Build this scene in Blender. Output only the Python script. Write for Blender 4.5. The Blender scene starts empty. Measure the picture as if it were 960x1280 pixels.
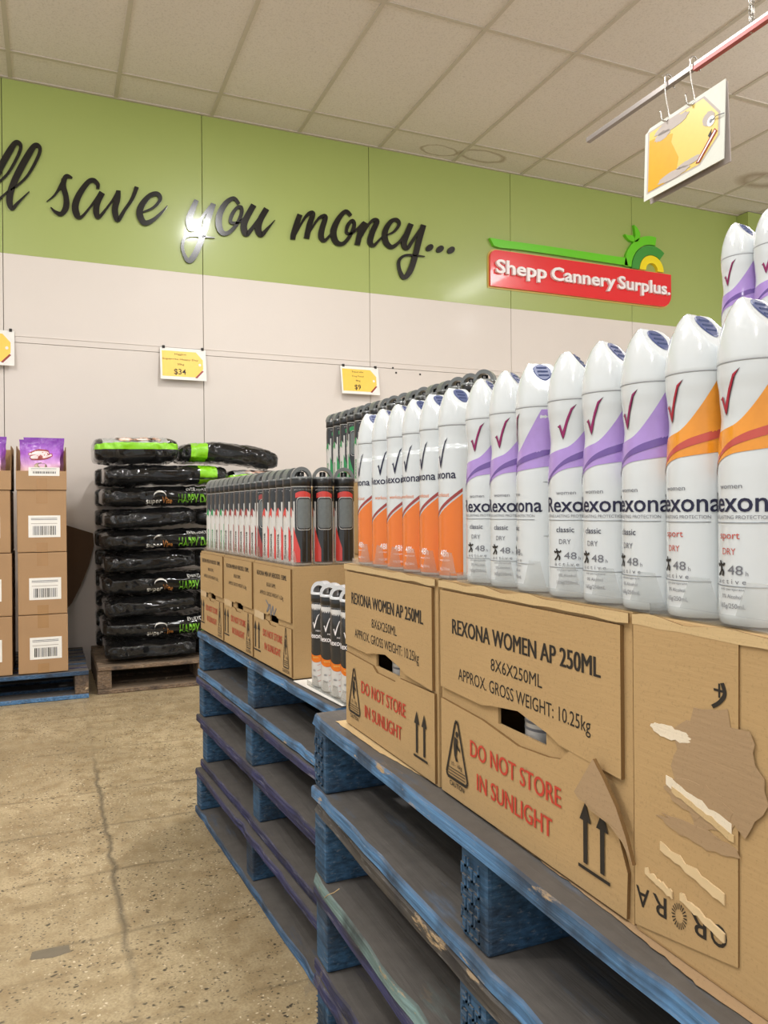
import bpy, bmesh, math, random
from mathutils import Vector, Matrix, noise
from mathutils.geometry import tessellate_polygon
C = bpy.context.scene.collection
SC = bpy.context.scene
sin, cos, PI = math.sin, math.cos, math.pi
random.seed(4)
R = random.Random(11)

# ------------------------------------------------------------------ camera
FOC, YAW, PITCH, ROLL = 976.1, 0.40313, -0.0028140, -0.0077850   # focal length in pixels of a 960 x 1280 frame
EYE = Vector((0, 0, 1.0))
FW = Vector((sin(YAW)*cos(PITCH), cos(YAW)*cos(PITCH), sin(PITCH)))
_r = Vector((cos(YAW), -sin(YAW), 0)); _u = _r.cross(FW)
RT = cos(ROLL)*_r + sin(ROLL)*_u
UP = -sin(ROLL)*_r + cos(ROLL)*_u
cam = bpy.data.cameras.new('camera'); camo = bpy.data.objects.new('camera', cam); C.objects.link(camo)
cam.sensor_fit = 'VERTICAL'; cam.sensor_height = 24.0; cam.lens = 24.0*FOC/1280
cam.clip_start = 0.02
camo.matrix_world = Matrix.Translation(EYE) @ Matrix((RT, UP, -FW)).transposed().to_4x4()
SC.camera = camo

# ------------------------------------------------------------------ light and exposure
SC.view_settings.view_transform = 'Standard'; SC.view_settings.look = 'None'
SC.view_settings.gamma = 1; SC.view_settings.use_curve_mapping = False
SC.view_settings.exposure = 0.14
w = bpy.data.worlds.new('world'); SC.world = w; w.use_nodes = True
w.node_tree.nodes['Background'].inputs[0].default_value = (.96, .985, 1, 1)
w.node_tree.nodes['Background'].inputs[1].default_value = 0.78
def area(name, loc, sx, sy, power, col=(1, .99, .975)):
    l = bpy.data.lights.new(name, 'AREA'); l.shape = 'RECTANGLE'; l.size = sx; l.size_y = sy; l.energy = power; l.color = col
    o = bpy.data.objects.new(name, l); C.objects.link(o); o.location = loc; return o
area('ceiling_lamp', (1.26, 3.22, 3.62), .16, .50, 42)
area('ceiling_lamp', (1.3, 0.9, 3.62), .30, 1.2, 24)
area('ceiling_lamp', (-1.1, 2.2, 3.62), .30, 1.2, 24)
area('ceiling_lamp', (-1.1, -0.9, 3.62), .30, 1.2, 24)
area('ceiling_lamp', (4.6, 2.6, 3.62), .30, 1.2, 22)
area('ceiling_lamp', (3.4, -0.4, 3.62), .30, 1.2, 24)

def fill_point(loc, power, rad=.09):  # unseen point light without a fitting, added to brighten the ceiling
    l = bpy.data.lights.new('ceiling_fill', 'POINT'); l.shadow_soft_size = rad; l.energy = power; l.color = (1, .99, .975)
    o = bpy.data.objects.new('ceiling_fill', l); C.objects.link(o); o.location = loc
for p_, e_ in (((-1.6, 1.6, 3.2), 64), ((-.3, -.5, 3.2), 50), ((4.7, 2.2, 3.25), 50), ((4.2, -.6, 3.2), 46), ((-1.5, -1.6, 3.0), 44)): fill_point(p_, e_)
def ray(x, y): return FW + RT*((x-480)/FOC) - UP*((y-640)/FOC)
def atY(x, y, d): v = ray(x, y); return EYE + v*(d/v.y)
def atX(x, y, d): v = ray(x, y); return EYE + v*(d/v.x)
def atZ(x, y, d): v = ray(x, y); return EYE + v*((d-1.0)/v.z)

# ------------------------------------------------------------------ materials
def lin(c): return tuple((v/255/12.92 if v/255 <= .04045 else ((v/255+.055)/1.055)**2.4) for v in c[:3]) + (1,)
class NT:
    def __init__(s, name):
        s.m = bpy.data.materials.new(name); s.m.use_nodes = True; s.t = s.m.node_tree; s.n = s.t.nodes
        s.b = s.n['Principled BSDF']; s.out = s.n['Material Output']
    def node(s, typ, ins=None, **kw):
        x = s.n.new(typ)
        for k, v in kw.items(): setattr(x, k, v)
        for k, v in (ins or {}).items(): s.set(x.inputs[k], v)
        return x
    def set(s, sock, v):
        if isinstance(v, bpy.types.NodeSocket): s.t.links.new(v, sock)
        else: sock.default_value = v
    def math(s, op, a, b=0.0, clamp=False):
        x = s.n.new('ShaderNodeMath'); x.operation = op; x.use_clamp = clamp; s.set(x.inputs[0], a); s.set(x.inputs[1], b); return x.outputs[0]
    def mix(s, f, a, b, mode='MIX'):
        x = s.n.new('ShaderNodeMix'); x.data_type = 'RGBA'; x.blend_type = mode
        s.set(x.inputs[0], f); s.set(x.inputs[6], a); s.set(x.inputs[7], b); return x.outputs[2]
    def co(s): return s.node('ShaderNodeTexCoord').outputs['Object']
    def world(s): return s.node('ShaderNodeNewGeometry').outputs['Position']
    def noise(s, vec, scale, detail=4, rough=.55):
        x = s.node('ShaderNodeTexNoise', {'Vector': vec, 'Scale': scale, 'Detail': detail, 'Roughness': rough}); return x.outputs['Fac']
    def ramp(s, f, stops):
        x = s.n.new('ShaderNodeValToRGB'); s.set(x.inputs[0], f); e = x.color_ramp.elements
        while len(e) < len(stops): e.new(.5)
        for el, (p, c) in zip(e, stops): el.position = p; el.color = c if len(c) == 4 else (*c, 1)
        return x.outputs[0]
    def stretch(s, vec, sc):
        return s.node('ShaderNodeMapping', {'Vector': vec, 'Scale': sc}).outputs[0]
    def bump(s, h, strength=.3, dist=.002):
        s.set(s.b.inputs['Normal'], s.node('ShaderNodeBump', {'Height': h, 'Strength': strength, 'Distance': dist}).outputs[0])
BW = lambda a: (a, a, a, 1)
def plain(name, rgb, rough=.5, metal=0, coat=0, var=.06, scale=40):
    k = NT(name); c = lin(rgb)
    n = k.noise(k.co(), scale)
    k.set(k.b.inputs['Base Color'], k.mix(n, tuple(max(0, v*(1-var)) for v in c[:3])+(1,), tuple(v*(1+var) for v in c[:3])+(1,)))
    k.b.inputs['Roughness'].default_value = rough; k.b.inputs['Metallic'].default_value = metal; k.b.inputs['Coat Weight'].default_value = coat
    k.b.inputs['Coat Roughness'].default_value = .05
    return k.m
def wallpaint(name, rgb, rough, coat):
    k = NT(name); c = lin(rgb); p = k.world()
    n = k.noise(p, 1.4, 5); n2 = k.noise(p, 60, 3)
    k.set(k.b.inputs['Base Color'], k.mix(n, tuple(v*.95 for v in c[:3])+(1,), tuple(v*1.05 for v in c[:3])+(1,)))
    k.b.inputs['Roughness'].default_value = rough; k.b.inputs['Coat Weight'].default_value = coat; k.b.inputs['Coat Roughness'].default_value = .12
    k.bump(n2, .12, .002); return k.m
def card(name, rgb, var=.09):
    k = NT(name); c = lin(rgb); p = k.world()
    n = k.noise(p, 6, 5); f = k.noise(k.stretch(p, (30, 30, 260)), 1, 3); sp = k.noise(p, 420, 2)
    a = k.mix(n, tuple(v*(1-var) for v in c[:3])+(1,), tuple(v*(1+var) for v in c[:3])+(1,))
    a = k.mix(k.ramp(sp, [(.58, BW(0)), (.72, BW(.35))]), a, tuple(v*.55 for v in c[:3])+(1,))
    k.set(k.b.inputs['Base Color'], a); k.b.inputs['Roughness'].default_value = .72; k.b.inputs['Specular IOR Level'].default_value = .3
    k.bump(f, .25, .0012); return k.m
def wood(name, rgb, dust=(94, 90, 86), chip=(176, 152, 118), wear=.62):
    k = NT(name); c = lin(rgb); p = k.world()
    g = k.noise(k.stretch(p, (60, 4, 160)), 1, 5); n = k.noise(p, 9, 6)
    a = k.mix(k.ramp(g, [(.25, BW(0)), (.75, BW(1))]), tuple(v*.32 for v in c[:3])+(1,), tuple(v*1.6 for v in c[:3])+(1,))
    a = k.mix(k.ramp(k.noise(k.stretch(p, (90, 16, 200)), 1, 6, .7), [(.56, BW(0)), (.66, BW(.55))]), a, tuple(v*.5+.22 for v in c[:3])+(1,))
    a = k.mix(k.ramp(n, [(.34, BW(.75)), (.52, BW(0))]), a, (.022, .022, .026, 1))
    n3 = k.noise(k.stretch(p, (22, 9, 40)), 1, 6, .7)
    a = k.mix(k.ramp(n3, [(wear, BW(0)), (wear+.05, BW(1))]), a, lin(chip))
    nz = k.node('ShaderNodeSeparateXYZ', {0: k.node('ShaderNodeNewGeometry').outputs['True Normal']}).outputs[2]
    d = k.math('MULTIPLY', k.ramp(nz, [(.6, BW(0)), (.9, BW(1))]), k.ramp(k.noise(k.stretch(p, (26, 5, 20)), 1, 6, .65), [(.22, BW(.45)), (.42, BW(1))]))
    dn = k.noise(p, 30, 5)
    dc = k.mix(dn, tuple(v*.7 for v in lin(dust)[:3])+(1,), tuple(v*1.25 for v in lin(dust)[:3])+(1,))
    k.set(k.b.inputs['Base Color'], k.mix(d, a, dc)); k.b.inputs['Roughness'].default_value = .75; k.b.inputs['Specular IOR Level'].default_value = .3
    k.bump(g, .6, .004); return k.m
def clearmat(name, op=.16):
    k = NT(name); k.n.remove(k.b)
    tr = k.node('ShaderNodeBsdfTransparent', {0: (.96, .97, .97, 1)}); gl = k.node('ShaderNodeBsdfGlossy', {'Roughness': .08}); df = k.node('ShaderNodeBsdfTranslucent', {0: (.9, .9, .9, 1)})
    fr = k.node('ShaderNodeMath', {0: k.node('ShaderNodeLayerWeight', {0: .5}).outputs['Facing'], 1: 3.0}, operation='POWER')
    m1 = k.node('ShaderNodeMixShader', {0: op, 1: tr.outputs[0], 2: df.outputs[0]})
    m2 = k.node('ShaderNodeMixShader', {0: k.math('ADD', k.math('MULTIPLY', fr.outputs[0], .35), .04, True), 1: m1.outputs[0], 2: gl.outputs[0]})
    k.t.links.new(m2.outputs[0], k.out.inputs[0]); return k.m
M = {}
M['cream'] = wallpaint('cream wall panel paint', (222, 213, 205), .6, .02)
M['green'] = wallpaint('green wall panel paint', (160, 174, 96), .42, .35)
M['gap'] = plain('panel joint backing board', (120, 112, 96), .9)  # dark tan backing that shows in the gaps between wall panels
def ceiling_mat():
    k = NT('mineral fibre ceiling tile'); p = k.world(); n = k.noise(p, 90, 4, .7); b = k.noise(p, .9, 3)
    c = k.mix(b, lin((220, 211, 203)), lin((232, 224, 217)))
    c = k.mix(k.ramp(n, [(.30, BW(.35)), (.5, BW(0))]), c, lin((158, 146, 132)))
    for cx, cy, rx, ry, wd in ((2.672, 5.17, .14, .075, .10), (3.02, 5.13, .18, .085, .16), (5.35, 4.65, .16, .10, .5)):   # brown water stains
        s = k.node('ShaderNodeSeparateXYZ', {0: p})
        dx = k.math('DIVIDE', k.math('SUBTRACT', s.outputs[0], cx), rx); dy = k.math('DIVIDE', k.math('SUBTRACT', s.outputs[1], cy), ry)
        d = k.math('SQRT', k.math('ADD', k.math('MULTIPLY', dx, dx), k.math('MULTIPLY', dy, dy)))
        d = k.math('ADD', d, k.math('MULTIPLY', k.math('SUBTRACT', k.noise(p, 14), .5), .35))
        ring = k.math('SUBTRACT', 1.0, k.math('DIVIDE', k.math('ABSOLUTE', k.math('SUBTRACT', d, 1.0)), wd*1.3), True)
        c = k.mix(k.math('MULTIPLY', ring, .6), c, lin((140, 112, 78)))
    k.set(k.b.inputs['Base Color'], c); k.b.inputs['Roughness'].default_value = .8
    k.bump(n, .3, .003); return k.m
M['ceil'] = ceiling_mat()
M['tbar'] = plain('white painted ceiling grid', (196, 186, 172), .45)
def floor_mat():
    k = NT('worn concrete floor'); p = k.world(); s = k.node('ShaderNodeSeparateXYZ', {0: p}); X, Yy = s.outputs[0], s.outputs[1]
    big = k.noise(p, 1.6, 6, .6); mid = k.noise(p, 14, 5, .65); fine = k.noise(p, 170, 3)
    c = k.mix(k.ramp(big, [(.32, BW(0)), (.68, BW(1))]), lin((156, 139, 107)), lin((200, 181, 144)))
    c = k.mix(k.ramp(mid, [(.38, BW(.7)), (.56, BW(0))]), c, lin((148, 127, 92)))
    c = k.mix(k.ramp(fine, [(.40, BW(.40)), (.56, BW(0))]), c, lin((132, 115, 88)))
    wrp = k.node('ShaderNodeVectorMath', {0: p, 1: k.node('ShaderNodeVectorMath', {0: k.node('ShaderNodeTexNoise', {'Vector': p, 'Scale': 30.0}).outputs['Color'], 1: (.03, .03, .03)}, operation='MULTIPLY').outputs[0]}).outputs[0]
    for sc, lo, thr, col in ((48, .12, .16, (62, 55, 46)), (95, .14, .20, (84, 74, 58)), (75, .10, .15, (220, 206, 176))):
        v = k.node('ShaderNodeTexVoronoi', {'Vector': wrp, 'Scale': float(sc)})
        gate = k.ramp(k.noise(p, sc*.11, 3), [(.44, BW(0)), (.52, BW(1))])
        f = k.math('MULTIPLY', k.ramp(v.outputs['Distance'], [(lo, BW(1)), (thr+.08, BW(0))]), gate)
        c = k.mix(k.math('MULTIPLY', f, .95), c, lin(col))
    # dark drag marks across
    c = k.mix(k.ramp(k.noise(k.stretch(p, (1.6, 9, 1)), 1, 6, .7), [(.30, BW(.55)), (.42, BW(0))]), c, lin((112, 97, 72)))
    wob = k.math('MULTIPLY', k.math('SUBTRACT', k.noise(p, 7, 4), .5), .05)
    def line(coord, pos, wd):
        d = k.math('ABSOLUTE', k.math('ADD', k.math('SUBTRACT', coord, pos), wob)); return k.math('SUBTRACT', 1.0, k.math('DIVIDE', d, wd), True)
    brk = k.ramp(k.noise(p, 5, 5, .7), [(.36, BW(0)), (.56, BW(1))])
    j = k.math('MULTIPLY', line(X, .152, .012), k.ramp(k.math('ABSOLUTE', k.math('SUBTRACT', Yy, 2.55)), [(.55, BW(1)), (.9, BW(.2))]))
    c = k.mix(k.math('MULTIPLY', j, .75), c, lin((84, 76, 62)))
    for yy in (1.60, 1.95, 2.30, 2.64, 2.97, 3.5):
        c = k.mix(k.math('MULTIPLY', k.math('MULTIPLY', line(Yy, yy, .011), brk), .55), c, lin((100, 88, 66)))
    k.set(k.b.inputs['Base Color'], c)
    k.set(k.b.inputs['Roughness'], k.math('ADD', k.math('MULTIPLY', mid, .4), .24)); k.bump(k.math('ADD', mid, fine), .18, .003)
    return k.m
M['floor'] = floor_mat()
M['patch'] = plain('grey cement patch', (120, 110, 92), .8, var=.2)
M['black'] = plain('glossy black acrylic', (11, 12, 11), .2, coat=.35)
M['ink'] = plain('black ink', (34, 29, 24), .6); M['navy'] = plain('navy ink', (24, 26, 58), .4); M['redink'] = plain('red ink', (190, 62, 44), .6)
M['greyink'] = plain('grey ink', (112, 114, 122), .5); M['darkslot'] = plain('dark inner board', (70, 56, 36), .9)
M['kraft'] = card('kraft corrugated board', (180, 150, 106)); M['kraft2'] = card('paler kraft board', (200, 174, 130)); M['kraftL'] = card('plain brown carton board', (172, 138, 102))
M['edge'] = card('dark cut edge of corrugated board', (120, 92, 56)); M['tape'] = plain('brown packing tape', (168, 130, 88), .25, coat=.3)
M['paper'] = plain('white paper', (238, 236, 230), .6); M['shade_paper'] = card('torn paper layer', (164, 138, 106)); M['torn'] = card('torn white paper fibres', (226, 214, 192))
M['clear'] = clearmat('clear plastic', .06); M['clear2'] = clearmat('clear plastic edge', .16)
M['blue'] = wood('light blue pallet paint', (84, 124, 164)); M['blue2'] = wood('mid blue pallet paint', (62, 92, 124), wear=.68); M['blue3'] = wood('dark violet blue pallet paint', (54, 56, 92), wear=.66)
M['greyteal'] = wood('weathered green grey pallet paint', (112, 136, 134), wear=.6); M['darkwood'] = wood('dark weathered pallet board', (74, 70, 66), wear=.6); M['bear'] = wood('blue bearer paint', (56, 88, 118), wear=.72)
M['timber'] = wood('bare grey brown pallet timber', (120, 100, 80), dust=(120, 104, 86), chip=(190, 168, 136))
M['white'] = plain('white lacquered can', (208, 214, 217), .22, coat=.7, var=.01); M['capw'] = plain('white plastic cap', (212, 218, 221), .16, coat=.8, var=.01)
M['btn'] = plain('slate blue nozzle insert', (66, 78, 122), .35); M['seam'] = plain('grey seam', (150, 154, 158), .5)
M['purple'] = plain('lilac swash print', (168, 138, 208), .22, coat=.7, var=.10, scale=90); M['purple2'] = plain('deep violet swash line', (104, 76, 150), .22, coat=.7)
M['amber'] = plain('amber swash print', (226, 146, 34), .22, coat=.7, var=.12, scale=90); M['rust'] = plain('rust red swash line', (186, 70, 56), .22, coat=.7)
M['orange'] = plain('vivid orange print', (222, 112, 0), .22, coat=.7, var=.03); M['maroon'] = plain('maroon stripe print', (148, 50, 44), .25, coat=.6)
M['tick'] = plain('metallic plum check print', (150, 44, 100), .28, metal=.35); M['tickr'] = plain('metallic red check print', (178, 44, 62), .28, metal=.35); M['tickdark'] = plain('dark check edge print', (70, 24, 48), .4)
M['char'] = plain('black can print', (30, 30, 30), .22, coat=.6); M['silver'] = plain('silver white can print', (206, 204, 200), .25, coat=.6); M['window'] = plain('smoky grey print window', (106, 112, 112), .25, coat=.5, scale=120, var=.2)
M['red'] = plain('red can print', (206, 60, 52), .25, coat=.6); M['cgreen'] = plain('green can print', (34, 142, 76), .25, coat=.6); M['capk'] = plain('black plastic cap', (26, 27, 28), .3, coat=.3); M['capg'] = plain('grey plastic cap arch', (106, 110, 110), .3, coat=.3); M['capl'] = plain('light grey cap arch', (202, 204, 206), .25, coat=.4)
M['steel'] = plain('zinc plated steel', (196, 192, 186), .25, metal=.9); M['alu'] = plain('brushed aluminium', (150, 142, 138), .35, metal=.55); M['railred'] = plain('red rail insert', (178, 84, 80), .45)
M['signred'] = plain('red sign acrylic', (232, 40, 46), .22, coat=.5, var=.01); M['lime'] = plain('lime green acrylic', (104, 204, 30), .3, coat=.3, var=.01); M['leaf'] = plain('mid green acrylic', (62, 148, 56), .3, coat=.3, var=.01); M['yellow'] = plain('yellow acrylic', (248, 224, 30), .3, coat=.3, var=.01); M['signwhite'] = plain('white acrylic', (246, 240, 240), .35)
M['tagy'] = plain('yellow price tag print', (250, 206, 84), .4, coat=.4); M['tagy2'] = plain('pale yellow price tag print', (214, 188, 96), .4, coat=.4); M['tagd'] = plain('deep yellow price tag print', (210, 160, 38), .4, coat=.4); M['glue'] = plain('grey torn patch', (176, 166, 160), .7); M['signcard'] = plain('dull white sign card', (206, 208, 198), .7)
M['tapeb'] = plain('clear tape', (212, 188, 148), .2, coat=.5)
def bagmat():
    k = NT('black shiny plastic film'); p = k.world()
    n = k.noise(k.stretch(p, (46, 46, 26)), 1, 6, .7); r = k.math('ABSOLUTE', k.math('SUBTRACT', n, .5))
    k.set(k.b.inputs['Base Color'], lin((17, 17, 18))); k.b.inputs['Roughness'].default_value = .16; k.b.inputs['Coat Weight'].default_value = .8; k.b.inputs['Coat Roughness'].default_value = .06
    k.bump(k.math('MULTIPLY', r, 2.2), 1.0, .05); return k.m
M['film'] = bagmat()
M['bagpic'] = None
def bagmat2(name, rgb):
    k = NT(name); p = k.world(); n = k.noise(k.stretch(p, (46, 46, 26)), 1, 6, .7); r = k.math('ABSOLUTE', k.math('SUBTRACT', n, .5))
    k.set(k.b.inputs['Base Color'], lin(rgb)); k.b.inputs['Roughness'].default_value = .25; k.b.inputs['Coat Weight'].default_value = .4; k.bump(r, .6, .010); return k.m
M['baglime'] = bagmat2('lime green plastic film', (136, 208, 24)); M['baggrey'] = bagmat2('grey picture film', (176, 176, 172)); M['bagtxtw'] = plain('white bag print', (214, 212, 206), .3); M['bagtxto'] = plain('orange bag print', (206, 136, 62), .3); M['bagtxtg'] = plain('green bag print', (112, 178, 40), .3)
def patchy(name, a, b, cc, scale):
    k = NT(name); v = k.node('ShaderNodeTexNoise', {'Vector': k.co(), 'Scale': float(scale), 'Detail': 3.0})
    k.set(k.b.inputs['Base Color'], k.ramp(v.outputs['Fac'], [(.38, lin(a)), (.5, lin(b)), (.62, lin(cc))])); k.b.inputs['Roughness'].default_value = .3; return k.m
M['dogpic'] = patchy('printed animal picture', (60, 44, 40), (220, 178, 154), (236, 228, 220), 22); M['treatpic'] = patchy('printed treats picture', (70, 62, 50), (150, 128, 100), (214, 196, 170), 60)
def pouchmat():
    k = NT('purple foil pouch print'); p = k.co(); s = k.node('ShaderNodeSeparateXYZ', {0: p}); n = k.noise(p, 24, 4)
    z = k.math('ADD', s.outputs[2], k.math('MULTIPLY', k.math('SUBTRACT', n, .5), .03))
    k.set(k.b.inputs['Base Color'], k.ramp(k.math('DIVIDE', z, .24), [(.42, lin((244, 204, 200))), (.58, lin((222, 166, 226))), (.78, lin((178, 100, 214))), (1.0, lin((132, 60, 172)))]))
    k.b.inputs['Roughness'].default_value = .22; k.b.inputs['Coat Weight'].default_value = .5; k.bump(k.noise(k.stretch(p, (30, 30, 14)), 1, 5), .8, .012); return k.m
M['pouch'] = pouchmat(); M['brown'] = card('dark brown board', (84, 62, 42)); M['pinkish'] = plain('pale script print', (244, 214, 214), .3)

# ------------------------------------------------------------------ mesh building
_glyph = {}
def glyphs(s, bold=0.0, ext=0.0):
    key = (s, bold, ext)
    if key not in _glyph:
        cu = bpy.data.curves.new('t', 'FONT'); cu.body = s; cu.size = 1; cu.offset = bold; cu.extrude = ext; cu.resolution_u = 3
        o = bpy.data.objects.new('t', cu); C.objects.link(o)
        me = bpy.data.meshes.new_from_object(o.evaluated_get(bpy.context.evaluated_depsgraph_get()))
        vs = [v.co.copy() for v in me.vertices]; fs = [tuple(p.vertices) for p in me.polygons]
        bpy.data.objects.remove(o); bpy.data.curves.remove(cu); bpy.data.meshes.remove(me)
        x0 = min(v.x for v in vs); x1 = max(v.x for v in vs)
        _glyph[key] = ([(v.x-x0, v.y, v.z) for v in vs], fs, x1-x0)
    return _glyph[key]
ORG = {}
class MB:
    def __init__(s): s.v = []; s.f = []; s.m = []; s.sm = []; s.mats = []
    def mi(s, m):
        if isinstance(m, str): m = M[m]
        if m not in s.mats: s.mats.append(m)
        return s.mats.index(m)
    def add(s, vs, fs, m, smooth=False):
        o = len(s.v); s.v += [Vector(v) for v in vs]; k = s.mi(m)
        for f in fs: s.f.append(tuple(i+o for i in f)); s.m.append(k); s.sm.append(smooth)
        return s
    def box(s, a, b, m, bev=0.0):
        lo = [min(p, q) for p, q in zip(a, b)]; hi = [max(p, q) for p, q in zip(a, b)]
        if bev <= 0:
            vs = [(x, y, z) for z in (lo[2], hi[2]) for y in (lo[1], hi[1]) for x in (lo[0], hi[0])]
            return s.add(vs, [(0, 2, 3, 1), (4, 5, 7, 6), (0, 1, 5, 4), (2, 6, 7, 3), (0, 4, 6, 2), (1, 3, 7, 5)], m)
        bm = bmesh.new(); bmesh.ops.create_cube(bm, size=1)
        for v in bm.verts: v.co = Vector([(lo[i]+hi[i])/2 + v.co[i]*(hi[i]-lo[i]) for i in range(3)])
        bmesh.ops.bevel(bm, geom=bm.edges[:], offset=bev, segments=2, affect='EDGES', profile=.6)
        bm.verts.index_update(); s.add([v.co.copy() for v in bm.verts], [tuple(v.index for v in f.verts) for f in bm.faces], m); bm.free(); return s
    def grid(s, fn, nu, nv, m, smooth=True, wrapu=False, mfn=None):
        nv1 = nv+1; nu1 = nu if wrapu else nu+1
        vs = [fn(i/nu, j/nv) for i in range(nu1) for j in range(nv1)]
        o = len(s.v); s.v += [Vector(v) for v in vs]; k = s.mi(m)
        for i in range(nu):
            for j in range(nv):
                a = i*nv1+j; b = ((i+1) % nu1)*nv1+j
                s.f.append((o+a, o+b, o+b+1, o+a+1)); s.m.append(s.mi(mfn((i+.5)/nu, (j+.5)/nv)) if mfn else k); s.sm.append(smooth)
        return s
    def lathe(s, prof, m, n=32, c=(0, 0, 0), clampf=None, cap=True):
        vs = []
        for r, z in prof:
            for i in range(n):
                a = 2*PI*i/n; p = [c[0]+r*sin(a), c[1]-r*cos(a), c[2]+z]
                if clampf: p = clampf(p)
                vs.append(p)
        fs = [(j*n+i, j*n+(i+1) % n, (j+1)*n+(i+1) % n, (j+1)*n+i) for j in range(len(prof)-1) for i in range(n)]
        s.add(vs, fs, m, True)
        if cap:
            s.add(vs[:n], [tuple(range(n-1, -1, -1))], m); s.add(vs[-n:], [tuple(range(n))], m)
        return s
    def tube(s, pts, r, m, n=8):
        pts = [Vector(p) for p in pts]; vs = []; prev = None
        for i, p in enumerate(pts):
            d = (pts[min(i+1, len(pts)-1)]-pts[max(i-1, 0)]).normalized()
            a = (d.orthogonal() if prev is None else (prev-d*prev.dot(d))).normalized(); prev = a; b = d.cross(a)
            vs += [p+(a*cos(2*PI*k/n)+b*sin(2*PI*k/n))*r for k in range(n)]
        fs = [(j*n+i, j*n+(i+1) % n, (j+1)*n+(i+1) % n, (j+1)*n+i) for j in range(len(pts)-1) for i in range(n)]
        fs += [tuple(range(n-1, -1, -1)), tuple(range(len(vs)-n, len(vs)))]
        return s.add(vs, fs, m, True)
    def prism(s, pts, mp, t0, t1, m, side=None):          # pts: 2D outline; mp(u, v, t) -> 3D
        n = len(pts); tri = tessellate_polygon([[Vector((p[0], p[1], 0)) for p in pts]])
        a = [mp(p[0], p[1], t0) for p in pts]; b = [mp(p[0], p[1], t1) for p in pts]
        if t1 != t0:
            s.add(a, [tuple(t) for t in tri], m); s.add(a+b, [(i, (i+1) % n, n+(i+1) % n, n+i) for i in range(n)], side or m)
        return s.add(b, [tuple(t) for t in tri], m)
    def text(s, txt, mp, u, v, h, m, wd=None, bold=0.0, ext=0.0, align='c', t=.0004):   # h = cap height
        vs, fs, w0 = glyphs(txt, bold, ext); k = h/.70; kx = (wd/w0) if wd else k; W = kx*w0
        u -= {'c': W/2, 'l': 0, 'r': W}[align]
        return s.add([mp(u+x*kx, v+y*k, t+(z+ext)) for x, y, z in vs], fs, m)
    def build(s, name, parent=None, org=None, fix=False):
        me = bpy.data.meshes.new(name); o = bpy.data.objects.new(name, me); C.objects.link(o)
        base = ORG.get(parent.name) if parent else Vector(org or (0, 0, 0))
        if base is None: base = Vector((0, 0, 0))
        me.from_pydata([v-base for v in s.v], [], s.f)
        for m in s.mats: me.materials.append(m)
        me.polygons.foreach_set('material_index', s.m); me.polygons.foreach_set('use_smooth', s.sm)
        if fix:
            bm = bmesh.new(); bm.from_mesh(me); bmesh.ops.recalc_face_normals(bm, faces=bm.faces); bm.to_mesh(me); bm.free()
        me.update()
        if parent: o.parent = parent
        else: o.location = base
        ORG[o.name] = base
        return o
def tag(o, label, cat, group=None):
    o['label'] = label; o['category'] = cat
    if group: o['group'] = group
    return o
def thing(name, label, cat, loc=(0, 0, 0), group=None):
    o = bpy.data.objects.new(name, None); C.objects.link(o); o.location = loc; o.empty_display_size = .05; ORG[o.name] = Vector(loc)
    return tag(o, label, cat, group)
def structure(o): o['kind'] = 'structure'; return o
def dup(root, loc, rz, label, group=None):
    r = root.copy(); C.objects.link(r); r.location = loc; r.rotation_euler = (0, 0, rz); r['label'] = label
    if group: r['group'] = group
    def rec(a, b):
        for ch in a.children:
            c = ch.copy(); C.objects.link(c); c.parent = b; rec(ch, c)
    rec(root, r)
    return r
ORD = ['first', 'second', 'third', 'fourth', 'fifth', 'sixth', 'seventh', 'eighth', 'ninth', 'tenth', 'eleventh', 'twelfth', 'thirteenth', 'fourteenth', 'fifteenth', 'sixteenth', 'seventeenth', 'eighteenth', 'nineteenth', 'twentieth', 'twenty-first']

# ------------------------------------------------------------------ room
D = 5.30; ZC = 3.657; ZG = 2.588
b = MB(); b.box((-5, -4, -.1), (8.5, D+.2, 0), 'floor')
pp = [atZ(x, y, .0004) for x, y in ((37, 1200), (40, 1190), (62, 1185), (86, 1181), (88, 1190), (66, 1197))]
b.add(pp, [tuple(range(6))], 'patch'); structure(b.build('floor'))
b = MB(); b.box((-5, -4, ZC+.006), (8.5, D+.2, ZC+.1), 'ceil'); structure(b.build('ceiling'))
b = MB()
for k in range(-9, 15): b.box((-.207+.6115*k-.012, -4, ZC), (-.207+.6115*k+.012, D, ZC+.006), 'tbar')
for k in range(-4, 8):
    y = 4.985-1.225*k
    if y > -4: b.box((-5, y-.012, ZC+.0005), (8.5, y+.012, ZC+.006), 'tbar')
b.box((-5, D-.02, ZC-.001), (5.79, D, ZC+.006), 'tbar')
structure(b.build('trim_1'))
b = MB(); b.box((-5, D+.012, 0), (8.5, D+.2, ZC), 'gap')
for k in range(-5, 8):
    x0 = -.255+1.2085*k; x1 = x0+1.2085-.004
    b.box((x0, D, ZG), (x1, D+.014, ZC), 'green', .0015)
    b.box((x0, D, 2.048), (x1, D+.014, ZG), 'cream', .001); b.box((x0, D, 0), (x1, D+.014, 2.045), 'cream', .001)
b.box((-5, D-.004, 2.085), (8.5, D+.0005, 2.088), 'cream')
for px, py in ((495, 466), (491, 460), (525, 468)): b.box(atY(px, py, D)-Vector((.006, .004, .006)), atY(px, py, D)+Vector((.006, .001, .006)), 'ink')
structure(b.build('wall_back'))
b = MB(); b.box((5.79, D-.125, 0), (6.6, D+.01, 3.656), 'green', .003); structure(b.build('wall_pier'))

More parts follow.
